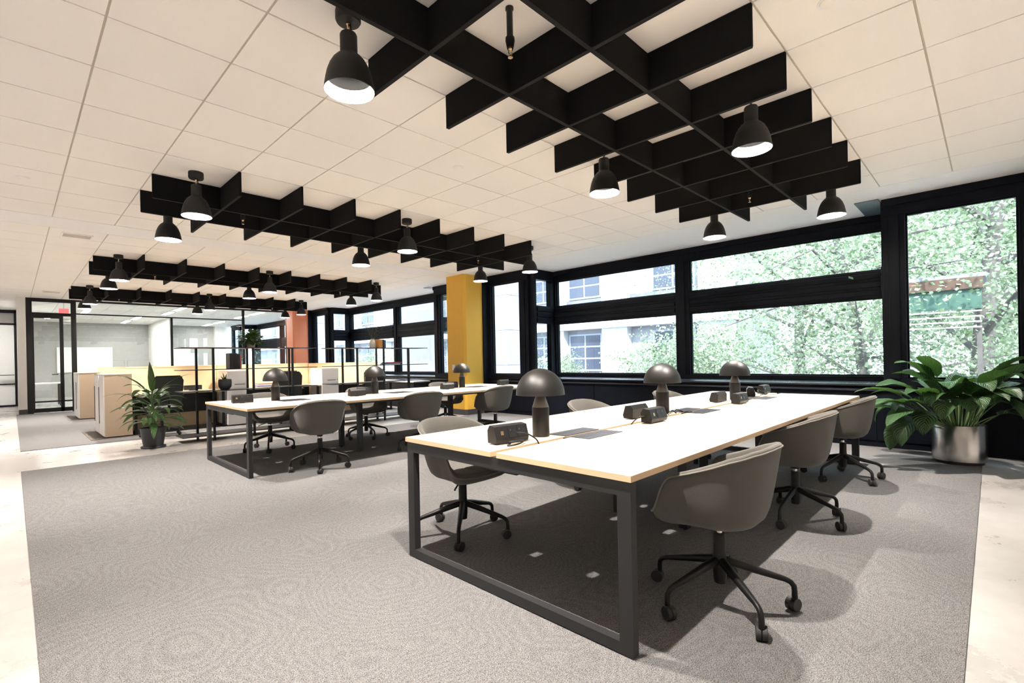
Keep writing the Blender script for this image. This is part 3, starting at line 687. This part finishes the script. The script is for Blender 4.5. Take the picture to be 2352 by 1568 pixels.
# ------------------------------------------------------------------ potted plants
def leaf_mesh(name, m, L, W, bend, fold, seed, prof='lily', nu=7, nv=12):
    """leaf base at origin, pointing +X then arching; bend total radians down"""
    rnd = random.Random(seed); v = []; f = []; uv = []
    px = pz = 0; ang = 0
    tw = rnd.uniform(-.5, .5)
    for j in range(nv + 1):
        t = j / nv
        if prof == 'lily': wd = W * .5 * (math.sin(math.pi * t ** .72) ** .8) if 0 < t < 1 else 0.0008
        else: wd = W * .5 * (min(1, t * 4 + .25)) * (1 - t ** 3) + .0008
        if j: ang = -bend * (t ** 1.4); px += L / nv * math.cos(ang); pz += L / nv * math.sin(ang)
        for i in range(nu + 1):
            s_ = i / nu * 2 - 1
            wav = .02 * W * math.sin(6 * t * math.pi + (1 if s_ > 0 else 2.1)) * abs(s_)
            y = wd * s_ * math.cos(fold * abs(s_)); zz = wd * abs(s_) * math.sin(fold) * .8 + wav
            a = tw * t
            y2 = y * math.cos(a) - zz * math.sin(a); z2 = y * math.sin(a) + zz * math.cos(a)
            v.append((px - math.sin(ang) * z2, y2, pz + math.cos(ang) * z2)); uv.append((i / nu, t))
    for j in range(nv):
        for i in range(nu):
            k = j * (nu + 1) + i; f.append((k, k + 1, k + nu + 2, k + nu + 1))
    me = bpy.data.meshes.new(name); me.from_pydata(v, [], f); ul = me.uv_layers.new(name='UVMap')
    for lp in me.loops: ul.data[lp.index].uv = uv[lp.vertex_index]
    me.shade_smooth(); me.materials.append(M[m]); return me
def add_leaf(parent, m, base, az, elev, stem_len, L, W, bend, fold, seed, prof='lily', stem_r=.006, arch=.25):
    """petiole from base rising along (az, elev), blade at its tip"""
    a = R(az); pts = []; p = Vector(base); e = R(elev)
    n = 6
    for q in range(n + 1):
        pts.append(tuple(p)); ee = e - arch * (q / n) ** 2
        p = p + Vector((math.cos(a) * math.cos(ee), math.sin(a) * math.cos(ee), math.sin(ee))) * (stem_len / n)
    tip = Vector(pts[-1]); e2 = e - arch
    me = leaf_mesh('leaf', m, L, W, bend, fold, seed, prof)
    o = bpy.data.objects.new('leaf', me); COL.objects.link(o); o.parent = parent
    X = Vector((math.cos(a) * math.cos(e2), math.sin(a) * math.cos(e2), math.sin(e2))); Y = Vector((-math.sin(a), math.cos(a), 0)); Z = X.cross(Y)
    o.matrix_local = Matrix(((X.x, Y.x, Z.x, tip.x), (X.y, Y.y, Z.y, tip.y), (X.z, Y.z, Z.z, tip.z), (0, 0, 0, 1)))
    if stem_len > .03:
        s_ = MB().tube(pts, [stem_r] * (n) + [stem_r * .6], 7).build('petiole', 'stem', parent, smooth=True)
    return o
pl = thing('potted_plant', 'large leafy peace lily in a brushed steel pot by the right window', 'plant', (7.40, -2.44, .007))
MB().lathe([(0, .03), (.19, .03), (.19, 0), (.20, 0), (.20, .03)], 40).build('pot_foot', 'black', pl, smooth=True)
MB().lathe([(.0, .03), (.218, .03), (.222, .035), (.222, .405), (.219, .41), (.214, .41), (.212, .34), (0, .335)], 56).build('pot', 'steel', pl, smooth=True)
MB().lathe([(.212, .345), (.1, .365), (0, .37)], 24, closed=True).build('soil', 'soil', pl, smooth=True)
rnd = random.Random(5)
spec = []
for k in range(34):
    az = (k * 137.5) % 360; ring = k / 34
    elev = 84 - 56 * ring + rnd.uniform(-6, 6); sl = .36 + .12 * rnd.random(); L = .40 + .10 * rnd.random(); W = .19 + .06 * rnd.random(); bd = .9 + .8 * ring + rnd.uniform(-.2, .4)
    if 160 < az < 230: elev = max(elev, 58)
    if az < 75 or az > 245: elev = max(elev, 70 + rnd.uniform(0, 10)); sl *= .8; L *= .72; bd = min(bd, 1.0)
    spec.append((az, elev, sl, L, W, bd))
spec += [(142, 36, .52, .54, .19, .9), (132, 30, .48, .52, .18, .8), (150, 28, .50, .50, .20, 1.1), (128, 44, .55, .50, .17, .9), (158, 48, .50, .52, .22, 1.0),
         (146, 26, .30, .50, .29, 1.9), (160, 36, .34, .46, .29, 2.0), (172, 50, .36, .44, .28, 2.0), (190, 58, .36, .42, .28, 2.0), (138, 14, .34, .46, .27, 1.5), (238, 36, .36, .44, .28, 2.0), (226, 52, .36, .42, .26, 2.0), (250, 44, .34, .40, .26, 1.9),
         (140, 70, .58, .50, .19, 1.2), (152, 76, .60, .48, .18, 1.3), (238, 66, .56, .52, .24, 1.4), (250, 74, .60, .46, .22, 1.3), (222, 70, .50, .48, .26, 1.6), (178, 66, .46, .48, .25, 1.7), (204, 70, .42, .46, .26, 1.8)]
for k, (az, el, sl, L, W, bd) in enumerate(spec):
    rb = .05 + .08 * rnd.random()
    add_leaf(pl, 'leaf', (rb * math.cos(R(az)), rb * math.sin(R(az)), .35), az, el, sl, L, W, bd, .22 + .2 * rnd.random(), k)
pl2 = thing('potted_plant', 'upright strap-leaved plant in a dark tapered pot beside the tan cabinets', 'plant', (1.70, 6.10, 0))
MB().lathe([(0, 0), (.155, 0), (.16, .02), (.15, .03), (0, .03)], 28).build('saucer', 'potdk', pl2, smooth=True)
MB().lathe([(0, .03), (.125, .03), (.165, .29), (.172, .30), (.160, .30), (.150, .25), (0, .25)], 32).build('pot', 'potdk', pl2, smooth=True)
MB().lathe([(.152, .255), (0, .27)], 20, closed=True).build('soil', 'soil', pl2, smooth=True)
MB().tube([(0, 0, .25), (.01, 0, .5), (-.01, .01, .72), (0, 0, .86)], [.022, .02, .016, .008], 8).build('trunk', 'stem', pl2, smooth=True)
rnd = random.Random(9)
for k in range(36):
    az = k * 137.5 + rnd.uniform(-15, 15); zz = .32 + .44 * (k / 36); el = 16 + 40 * (k / 36) + rnd.uniform(-8, 8)
    add_leaf(pl2, 'leafdk', (0, 0, zz), az, el, .12, .30 + .12 * rnd.random(), .085 + .045 * rnd.random(), .9 + .8 * rnd.random(), .3, 100 + k, 'lily', .006)
add_leaf(pl2, 'leafdk', (0, 0, .80), 250, 88, .02, .48, .10, .1, .25, 201, 'lily'); add_leaf(pl2, 'leafdk', (0, 0, .70), 330, 60, .18, .5, .05, .7, .35, 202, 'strap')
add_leaf(pl2, 'leafdk', (0, 0, .70), 140, 62, .18, .52, .05, .8, .35, 203, 'strap'); add_leaf(pl2, 'leafdk', (0, 0, .62), 165, 45, .15, .5, .05, .9, .35, 204, 'strap')

# ------------------------------------------------------------------ workstation islands beyond
def tower(label, x, y, front, w_=.385, d=.60, h=1.072, group='storage towers at the workstations'):
    t = thing('storage_tower', label, 'cabinet', (x, y, 0), 0, group)
    if front == 'aisle':       # doors facing -X, tan flank facing the camera
        B('body', 'tan', t, .012, w_, 0, d, .03, h); B('cap', 'cream', t, -.004, w_ + .003, -.003, d, h, h + .012)
        dr_ = B('door', 'white', t, -.004, .012, .004, d - .004, .04, h - .004); B('handle', 'black', dr_, -.012, -.004, d - .05, d - .03, .22, .86)
    else:                      # drawers facing -Y
        B('body', 'white', t, 0, w_, .016, d, .03, h); B('cap', 'cream', t, -.003, w_ + .003, .01, d, h, h + .012)
        for z0, z1, kb in ((.72, h - .005, True), (.40, .712, False), (.035, .392, False)):
            dw = B('drawer', 'grey' if front == 'grey' else 'tan', t, .003, w_ - .003, 0, .016, z0, z1)
            if kb and front == 'grey': B('handle', 'black', dw, w_ * .32, w_ * .80, -.022, -.004, z0 + .09, z0 + .102); MB().lathe([(0, z0 + .10), (.008, z0 + .10), (.008, z0 + .112)], 8, w_ * .92, -.002).build('lock', 'black', dw)
    return t
for i, y in enumerate((7.80, 12.1)):
    isl = ['near', 'far'][i]
    struct_y = y
    t = thing('plinth_mat', 'dark brown floor plate under the %s end towers' % isl, 'floor plate', (0, 0, 0)); B('plate', 'brown', t, 1.13, 1.78, y - .06, y + 1.42, 0, .012)
    tower('tan end tower with white doors on the %s island, closer one' % isl, 1.31, y, 'aisle'); tower('tan end tower with white doors on the %s island, rear one' % isl, 1.31, y + .63, 'aisle')
    for j, x in enumerate((3.19, 5.09)):
        tower('%s drawer tower %s on the %s island' % (['grey-fronted', 'grey-fronted'][j], ['behind the first shelving rack', 'left of the second shelving rack'][j], isl), x, y - .03, 'grey')
        tower('rear drawer tower %s on the %s island' % (['behind the first shelving rack', 'left of the second shelving rack'][j], isl), x, y + .705, 'tan')
    for j, (xa, xb) in enumerate(((1.70, 3.185), (3.58, 5.085), (5.48, 6.95))):
        for s_, (ya, yb) in enumerate(((y, y + .66), (y + .72, y + 1.36))):
            t = thing('workstation_desk', '%s desk %s of the %s island' % (['camera-side', 'rear'][s_], ['nearest the corridor', 'in the middle', 'nearest the windows'][j], isl), 'desk', (0, 0, 0), 0, 'workstation desks')
            B('worktop', 'top', t, xa, xb, ya, yb, .695, .72); B('edge_band', 'topedge', t, xa, xb, ya - .002, ya, .695, .72)
            B('modesty_panel', 'plastic', t, xa + .02, xb - .02, yb - .02, yb, .30, .69)
            for x in (xa + .03, xb - .07): B('leg', 'black', t, x, x + .04, ya + .05, ya + .09, 0, .695); B('leg', 'black', t, x, x + .04, yb - .09, yb - .05, 0, .695)
            for x in (xa + .03, xb - .07): B('foot_rail', 'black', t, x, x + .04, ya + .09, yb - .09, .02, .05)
        t = thing('desk_screen', 'cream fabric desk screen %s on the %s island' % (['nearest the corridor', 'in the middle', 'nearest the windows'][j], isl), 'screen', (0, 0, 0), 0, 'cream desk screens')
        B('panel', 'cream', t, xa - (.39 if j else 0) + .003, xb - .003, y + .667, y + .693 if True else 0, .03, 1.18); B('cap_strip', 'cream', t, xa - (.39 if j else 0) + .003, xb - .003, y + .660, y + .70, 1.18, 1.20)
# things on the near island
for x, y, lab, L in ((2.72, 8.30, 'black desktop power block on the desk nearest the corridor', .30), (4.55, 8.2, 'black docking station on the middle desk', .25)):
    t = thing('docking_block', lab, 'power outlet', (x, y, .72)); B('housing', 'plastic', t, -L / 2, L / 2, -.05, .05, .012, .10, bevel=.008)
    for q in range(4): B('socket', 'black', t, -L / 2 + .03 + q * .06, -L / 2 + .07 + q * .06, -.053, -.049, .03, .08)
    B('foot', 'rubber', t, -.06, .06, -.03, .03, 0, .013)
t = thing('paper_stack', 'stack of papers on the middle desk behind the first desk lamp', 'papers', (3.95, 8.05, .72))
for q in range(4): B('sheet_bundle', ['paper', 'blue', 'paper', 'redbook'][q], t, -.16 + .01 * q, .15 + .005 * q, -.11, .11, q * .02, q * .02 + .018)
t = thing('monitor', 'black monitor on an arm at the middle desk', 'monitor', (4.55, 8.36, .72))
B('stand_foot', 'plastic', t, -.12, .12, -.08, .08, 0, .012); B('stand_neck', 'plastic', t, -.02, .02, -.01, .02, .012, .12); B('screen', 'plastic', t, -.22, .22, -.03, -.005, .06, .32, bevel=.004); B('back_cover', 'black', t, -.15, .15, -.005, .025, .10, .28)
def task_chair(label, x, y, a):
    t = thing('task_chair', label, 'chair', (x, y, .007), R(a), 'black mesh task chairs')
    MB().box(-.24, .24, -.22, .24, .44, .50).build('seat', 'mesh', t, bevel=.03, seg=3)
    fr = MB().tube([(-.22, -.22, .55), (-.23, -.27, .95), (-.18, -.29, 1.02), (.18, -.29, 1.02), (.23, -.27, .95), (.22, -.22, .55)], .014, 8, True).build('back_frame', 'plastic', t, smooth=True)
    bk = MB()
    for q in range(9):
        for a__ in range(7): bk.v.append((-.215 + .43 * a__ / 6, -.235 - .055 * q / 8 - .02 * math.sin(math.pi * a__ / 6), .56 + .45 * q / 8))
    bk.f = [(q * 7 + a__, q * 7 + a__ + 1, q * 7 + a__ + 8, q * 7 + a__ + 7) for q in range(8) for a__ in range(6)]
    bk.build('back_mesh', 'mesh', t, smooth=True)
    for q in range(4): MB().tube([(-.22, -.225 - .05 * q / 8, .58 + .05 * q), (0, -.25 - .05 * q / 8, .58 + .05 * q), (.22, -.225 - .05 * q / 8, .58 + .05 * q)], .012, 6).build('mesh_band', 'mesh', t, smooth=True)
    MB().tube([(0, -.12, .42), (0, -.30, .45), (0, -.29, .66)], .022, 8).build('back_spine', 'plastic', t, smooth=True)
    for s_ in (-1, 1):
        ar = MB().tube([(s_ * .20, 0, .44), (s_ * .27, 0, .50), (s_ * .27, 0, .66)], .014, 8).build('arm_post', 'plastic', t, smooth=True); B('arm_pad', 'plastic', ar, s_ * .27 - .04, s_ * .27 + .04, -.12, .12, .66, .69, bevel=.01)
    MB().lathe([(.03, .44), (.03, .30), (.022, .30), (.022, .10), (0, .10)], 14).build('column', 'plastic', t, smooth=True)
    for k in range(5):
        a_ = R(72 * k + 18); c, s_ = math.cos(a_), math.sin(a_)
        lg = MB().tube([(c * .02, s_ * .02, .13), (c * .18, s_ * .18, .11), (c * .30, s_ * .30, .085)], [.026, .02, .014], 8).build('leg', 'plastic', t, smooth=True)
        MB().lathe([(0, 0), (.02, .003), (.028, .03), (.02, .057), (0, .06)], 12, c * .30, s_ * .30, 0).build('caster', 'rubber', lg, smooth=True)
task_chair('black mesh task chair behind the strap-leaved plant', 2.05, 7.42, 10)
task_chair('black mesh task chair at the middle desk behind the first rack', 4.2, 7.45, -12)
task_chair('black mesh task chair at the desk nearest the windows', 6.1, 7.35, -20)
# low bench under the middle bay
t = thing('window_bench', 'dark window bench with pale top in the middle bay', 'bench', (0, 0, 0)); B('bench_body', 'black', t, 7.4, 7.9, 7.6, 12.8, .04, .66); B('bench_top', 'grey', t, 7.38, 7.9, 7.58, 12.82, .66, .69); B('plinth', 'black', t, 7.45, 7.88, 7.65, 12.75, 0, .04)

# ------------------------------------------------------------------ shelving racks
def rack(label, xa, xb, fx, bx):
    t = thing('shelving_rack', label, 'shelf', (0, 0, 0), 0, 'thin black steel shelving racks')
    yf, yb = 6.10, 6.42
    for z in (1.475, 1.125, .785, .085): B('shelf', 'black', t, xa, xb, 6.04, 6.50, z, z + .012)
    for x in fx: B('post', 'black', t, x - .016, x + .016, yf - .016, yf + .016, 0, 1.475)
    for x in bx: B('post', 'black', t, x - .016, x + .016, yb - .016, yb + .016, 0, 1.475)
    return t
rack('black steel shelving rack carrying the leafy bush', 2.06, 4.20, (2.513, 3.115, 3.772), (2.35, 3.12, 3.84))
rack('black steel shelving rack carrying the vase, near the windows', 4.50, 6.70, (5.037, 5.632, 6.237), (4.89, 5.65, 6.44))
SH = lambda k: (1.487, 1.137, .797)[k]
t = thing('potted_bush', 'leafy green bush in a pale pot on top of the first rack', 'plant', (3.14, 6.27, SH(0)))
MB().lathe([(0, 0), (.06, 0), (.07, .09), (.064, .09), (.06, .07), (0, .07)], 20).build('pot', 'tan', t, smooth=True)
rnd = random.Random(3)
for k in range(170):
    az = rnd.uniform(0, 360); el = rnd.uniform(8, 88)
    add_leaf(t, 'leafsm', (0, 0, .08), az, el, .04 + .17 * rnd.random(), .07 + .03 * rnd.random(), .06 + .02 * rnd.random(), .6, .2, 300 + k % 12, 'lily', .002, .5)
t = thing('succulent', 'small spiky plant in a dark pot on the low shelf of the first rack', 'plant', (2.70, 6.18, SH(2)))
MB().lathe([(0, 0), (.06, 0), (.095, .05), (.10, .12), (.095, .17), (.085, .17), (.085, .13), (0, .13)], 24).build('pot', 'potdk', t, smooth=True)
for k in range(8): add_leaf(t, 'leafdk', (0, 0, .13), k * 45 + 10, 45 + 30 * (k % 2),   .01, .11 + .03 * (k % 3), .026, .1, .4, 400 + k, 'strap', .004)
def book(label, x, y, z, w_, h, d, m, group):
    t = thing('book', label, 'book', (x, y, z), 0, group)
    B('cover', m, t, 0, w_, -d / 2, d / 2, 0, h); B('pages', 'paper', t, .003, w_ - .003, -d / 2 + .01, d / 2 + .001, h, h + .0006)
for k, (w_, h, m, lab) in enumerate([(.05, .255, 'plastic', 'black binder at the left end of the row on the first rack'), (.055, .258, 'plastic', 'second black binder in the row on the first rack'), (.05, .245, 'black', 'third black binder in the row on the first rack'), (.022, .23, 'redbook', 'red book at the right end of the binders on the first rack')]):
    book(lab, 2.76 + k * .053, 6.22, SH(1), w_, h, .2, m, 'binders on the first rack')
for k, (w_, h, m, lab) in enumerate([(.09, .175, 'orange', 'orange box file beside the vase on the second rack'), (.04, .17, 'plastic', 'dark book beside the orange box file'), (.035, .16, 'blue', 'blue book at the right end beside the orange box file')]):
    book(lab, 5.55 + (0, .093, .135)[k], 6.24, SH(0), w_, h, .18, m, 'books beside the vase')
t = thing('vase', 'speckled white vase with dry sprigs on the second rack', 'vase', (5.47, 6.25, SH(0)))
MB().lathe([(0, 0), (.055, 0), (.062, .02), (.06, .13), (.045, .16), (.035, .175), (.04, .185), (.03, .183), (.03, .15), (0, .15)], 28).build('body', 'ceramic', t, smooth=True)
rnd = random.Random(11)
for k in range(9):
    a = rnd.uniform(150, 250) if k < 6 else rnd.uniform(0, 360); e = rnd.uniform(40, 75); Ls = rnd.uniform(.2, .42)
    c, s_ = math.cos(R(a)) * math.cos(R(e)), math.sin(R(a)) * math.cos(R(e))
    sp = MB().tube([(0, 0, .12), (c * Ls * .5, s_ * Ls * .5, .14 + Ls * .55), (c * Ls * 1.2, s_ * Ls * 1.2, .14 + Ls * .9)], [.003, .002, .0015], 5).build('sprig', 'dry', t, smooth=True)
    bd = MB()
    for q in range(7):
        f_ = .4 + .1 * q; bd.lathe([(0, -.008), (.008, 0), (0, .008)], 6, c * Ls * f_ * 1.15 + rnd.uniform(-.02, .02), s_ * Ls * f_ * 1.15 + rnd.uniform(-.02, .02), .15 + Ls * f_ * .85)
    bd.build('buds', 'drybud' if k == 7 else 'dry', sp)
for k, (m, lab) in enumerate([('paper', 'pale book at the bottom of the flat pile on the second rack'), ('blue', 'blue book in the flat pile on the second rack'), ('redbook', 'red book on top of the flat pile on the second rack')]):
    t = thing('book', lab, 'book', (5.84 + .02 * k, 6.25, SH(1) + k * .018), 0, 'flat pile of books'); B('cover', m, t, -.15, .22, -.1, .1, 0, .017); B('pages', 'paper', t, -.148, .221, -.098, .101, .003, .014)

# ------------------------------------------------------------------ courtyard outside
struct(B('ground', 'ground', None, 8.9, 70, -50, 80, -1.6, -1.4), 'pale paved courtyard outside the windows')
def far_building(label, x, y0, y1, z1, win_rows, ys, piers):
    t = thing('building', label, 'building', (0, 0, 0), 0, 'stone buildings across the courtyard')
    B('wall', 'stone', t, x, x + 6, y0, y1, -1.4, z1)
    for zb in win_rows:
        B('floor_band', 'band', t, x - .75, x + .1, y0, y1, zb + 3.0, zb + 3.45); B('apron', 'stonedk', t, x - .12, x + .05, y0, y1, zb - .55, zb + .55)
        for y in ys:
            w_ = B('window', 'winframe', t, x - .10, x + .05, y, y + 2.25, zb + .6, zb + 2.75)
            for a in range(2):
                for b in range(3): B('pane', 'winglass', w_, x - .13, x - .09, y + .09 + a * 1.09, y + 1.06 + a * 1.09, zb + .72 + b * .68, zb + 1.30 + b * .68)
    for ya, yb in piers: B('pier', 'band', t, x - .45, x + .05, ya, yb, -1.4, z1)
    B('cornice', 'band', t, x - .9, x + 6, y0, y1, z1, z1 + .5)
    return t
far_building('pale stone building with stacked windows across the courtyard', 24, 5.5, 27, 11, (-.2, 4.0, 8.0), (7.5, 12.9, 16.0, 19.0, 22.3), ((5.6, 7.2), (11.05, 12.65), (15.3, 15.9), (18.4, 18.9), (21.5, 22.1)))
far_building('pale stone wing seen through the middle bay', 19.5, 27.3, 55, 9.5, (-.4, 3.4), (29.4, 34.0, 38.6, 43.2, 47.8), ((27.6, 29.2), (32.2, 33.8), (36.8, 38.4), (41.4, 43.0), (46, 47.6)))
t = thing('building', 'stone-clad pier of the same building just outside the ochre column', 'building', (0, 0, 0))
for q in range(5): B('stone_panel', 'stone', t, 12.2, 13.4, 8.95, 10.2, -1.4 + q * 1.2, -.21 + q * 1.2 + .0)
t = thing('building', 'stone-clad pier just outside the rust column', 'building', (0, 0, 0))
for q in range(5): B('stone_panel', 'stone', t, 12.2, 13.4, 23.8, 25.2, -1.4 + q * 1.2, -.21 + q * 1.2)
t = thing('garden_canopy', 'brown edged glass canopy among the trees outside the right-hand window', 'canopy', (0, 0, 0))
B('fascia', 'brownfascia', t, 11.0, 11.15, -2.62, -1.62, 2.18, 2.36); B('roof_sheet', 'stone', t, 11.0, 12.6, -2.66, -1.58, 2.36, 2.42)
B('glass_screen', 'greenglass', t, 11.05, 11.09, -2.60, -1.64, 1.86, 2.18)
for q in range(4): B('rail', 'band', t, 11.03, 11.07, -2.60, -1.6, 1.56 + q * .085, 1.58 + q * .085)
for y_ in (-2.6, -1.66): B('post', 'bark', t, 11.1, 11.16, y_, y_ + .06, -1.4, 2.18)
def tree(label, x, y, h, r, trunk_r, nleaf, seed, lean=(0, 0), base=-1.4, low=.15, name='tree', leaf=.078):
    rnd = random.Random(seed)
    t = thing(name, label, 'tree', (x, y, base), 0, 'trees and shrubs in the courtyard')
    top = Vector((lean[0], lean[1], h * .85))
    pts = [(lean[0] * q * q, lean[1] * q * q, h * .85 * q) for q in (0, .2, .4, .6, .8, 1)]
    MB().tube(pts, [trunk_r * (1 - .75 * q) for q in (0, .2, .4, .6, .8, 1)], 10).build('trunk', 'bark', t, smooth=True)
    ends = []
    for k in range(16):
        f_ = low + (.92 - low) * k / 16; b = Vector((lean[0] * f_ * f_, lean[1] * f_ * f_, h * .85 * f_)); a = k * 2.4 + rnd.uniform(-.4, .4); L = r * (1.05 - .55 * abs(f_ - .45)) * rnd.uniform(.7, 1)
        m_ = b + Vector((math.cos(a) * L * .5, math.sin(a) * L * .5, L * .28)); e = b + Vector((math.cos(a) * L, math.sin(a) * L, L * .42 * rnd.uniform(.2, 1.4)))
        MB().tube([tuple(b), tuple(m_), tuple(e)], [trunk_r * .33, trunk_r * .2, trunk_r * .06], 6).build('branch', 'bark', t, smooth=True)
        ends += [m_, e, (m_ + e) / 2, (b + m_) / 2 + Vector((0, 0, .2))]
    ends.append(top)
    vv = []; ff = []
    for k in range(nleaf):
        c = rnd.choice(ends); p = Vector((c.x + rnd.gauss(0, r * .17), c.y + rnd.gauss(0, r * .17), c.z + rnd.gauss(0, r * .13)))
        d1 = Vector((rnd.gauss(0, 1), rnd.gauss(0, 1), rnd.gauss(0, .6))).normalized(); d2 = d1.cross(Vector((rnd.gauss(0, 1), rnd.gauss(0, 1), rnd.gauss(0, 1)))).normalized(); s_ = leaf * rnd.uniform(.6, 1.3)
        n = len(vv); vv += [tuple(p), tuple(p + d1 * s_ * .5 + d2 * s_ * .35), tuple(p + d1 * s_), tuple(p + d1 * s_ * .5 - d2 * s_ * .35)]; ff.append((n, n + 1, n + 2, n + 3))
    me = bpy.data.meshes.new('foliage'); me.from_pydata(vv, [], ff); me.materials.append(M['foliage']); o = put('foliage', me, t); o['kind'] = 'stuff'
    return t
tree('tall tree with grey trunk close outside the right-hand window', 13.5, -2.5, 10, 3.6, .22, 20000, 1, (.4, -.8))
tree('tree with forked trunk outside the right end of the nearest bay', 12.2, -1.0, 8, 3.0, .14, 17000, 2, (.2, 1.0))
tree('broad tree behind the forked tree outside', 17.5, 1.5, 9, 4.2, .2, 26000, 3)
tree('leafy tree far right outside the window', 15.5, -6.5, 10, 4.2, .22, 24000, 4)
tree('background tree deep in the courtyard on the right', 24, -4, 13, 6.5, .3, 42000, 5, leaf=.2)
tree('low bright shrub outside the middle of the nearest bay', 14.0, 3.6, 3.4, 2.0, .07, 16000, 6, name='shrub')
tree('small shrub against the stone building', 19.5, 12.6, 3.0, 1.4, .06, 7000, 7, name='shrub')
tree('dark shrub outside the middle bay', 15.5, 24.0, 3.4, 1.8, .06, 7000, 8, name='shrub')
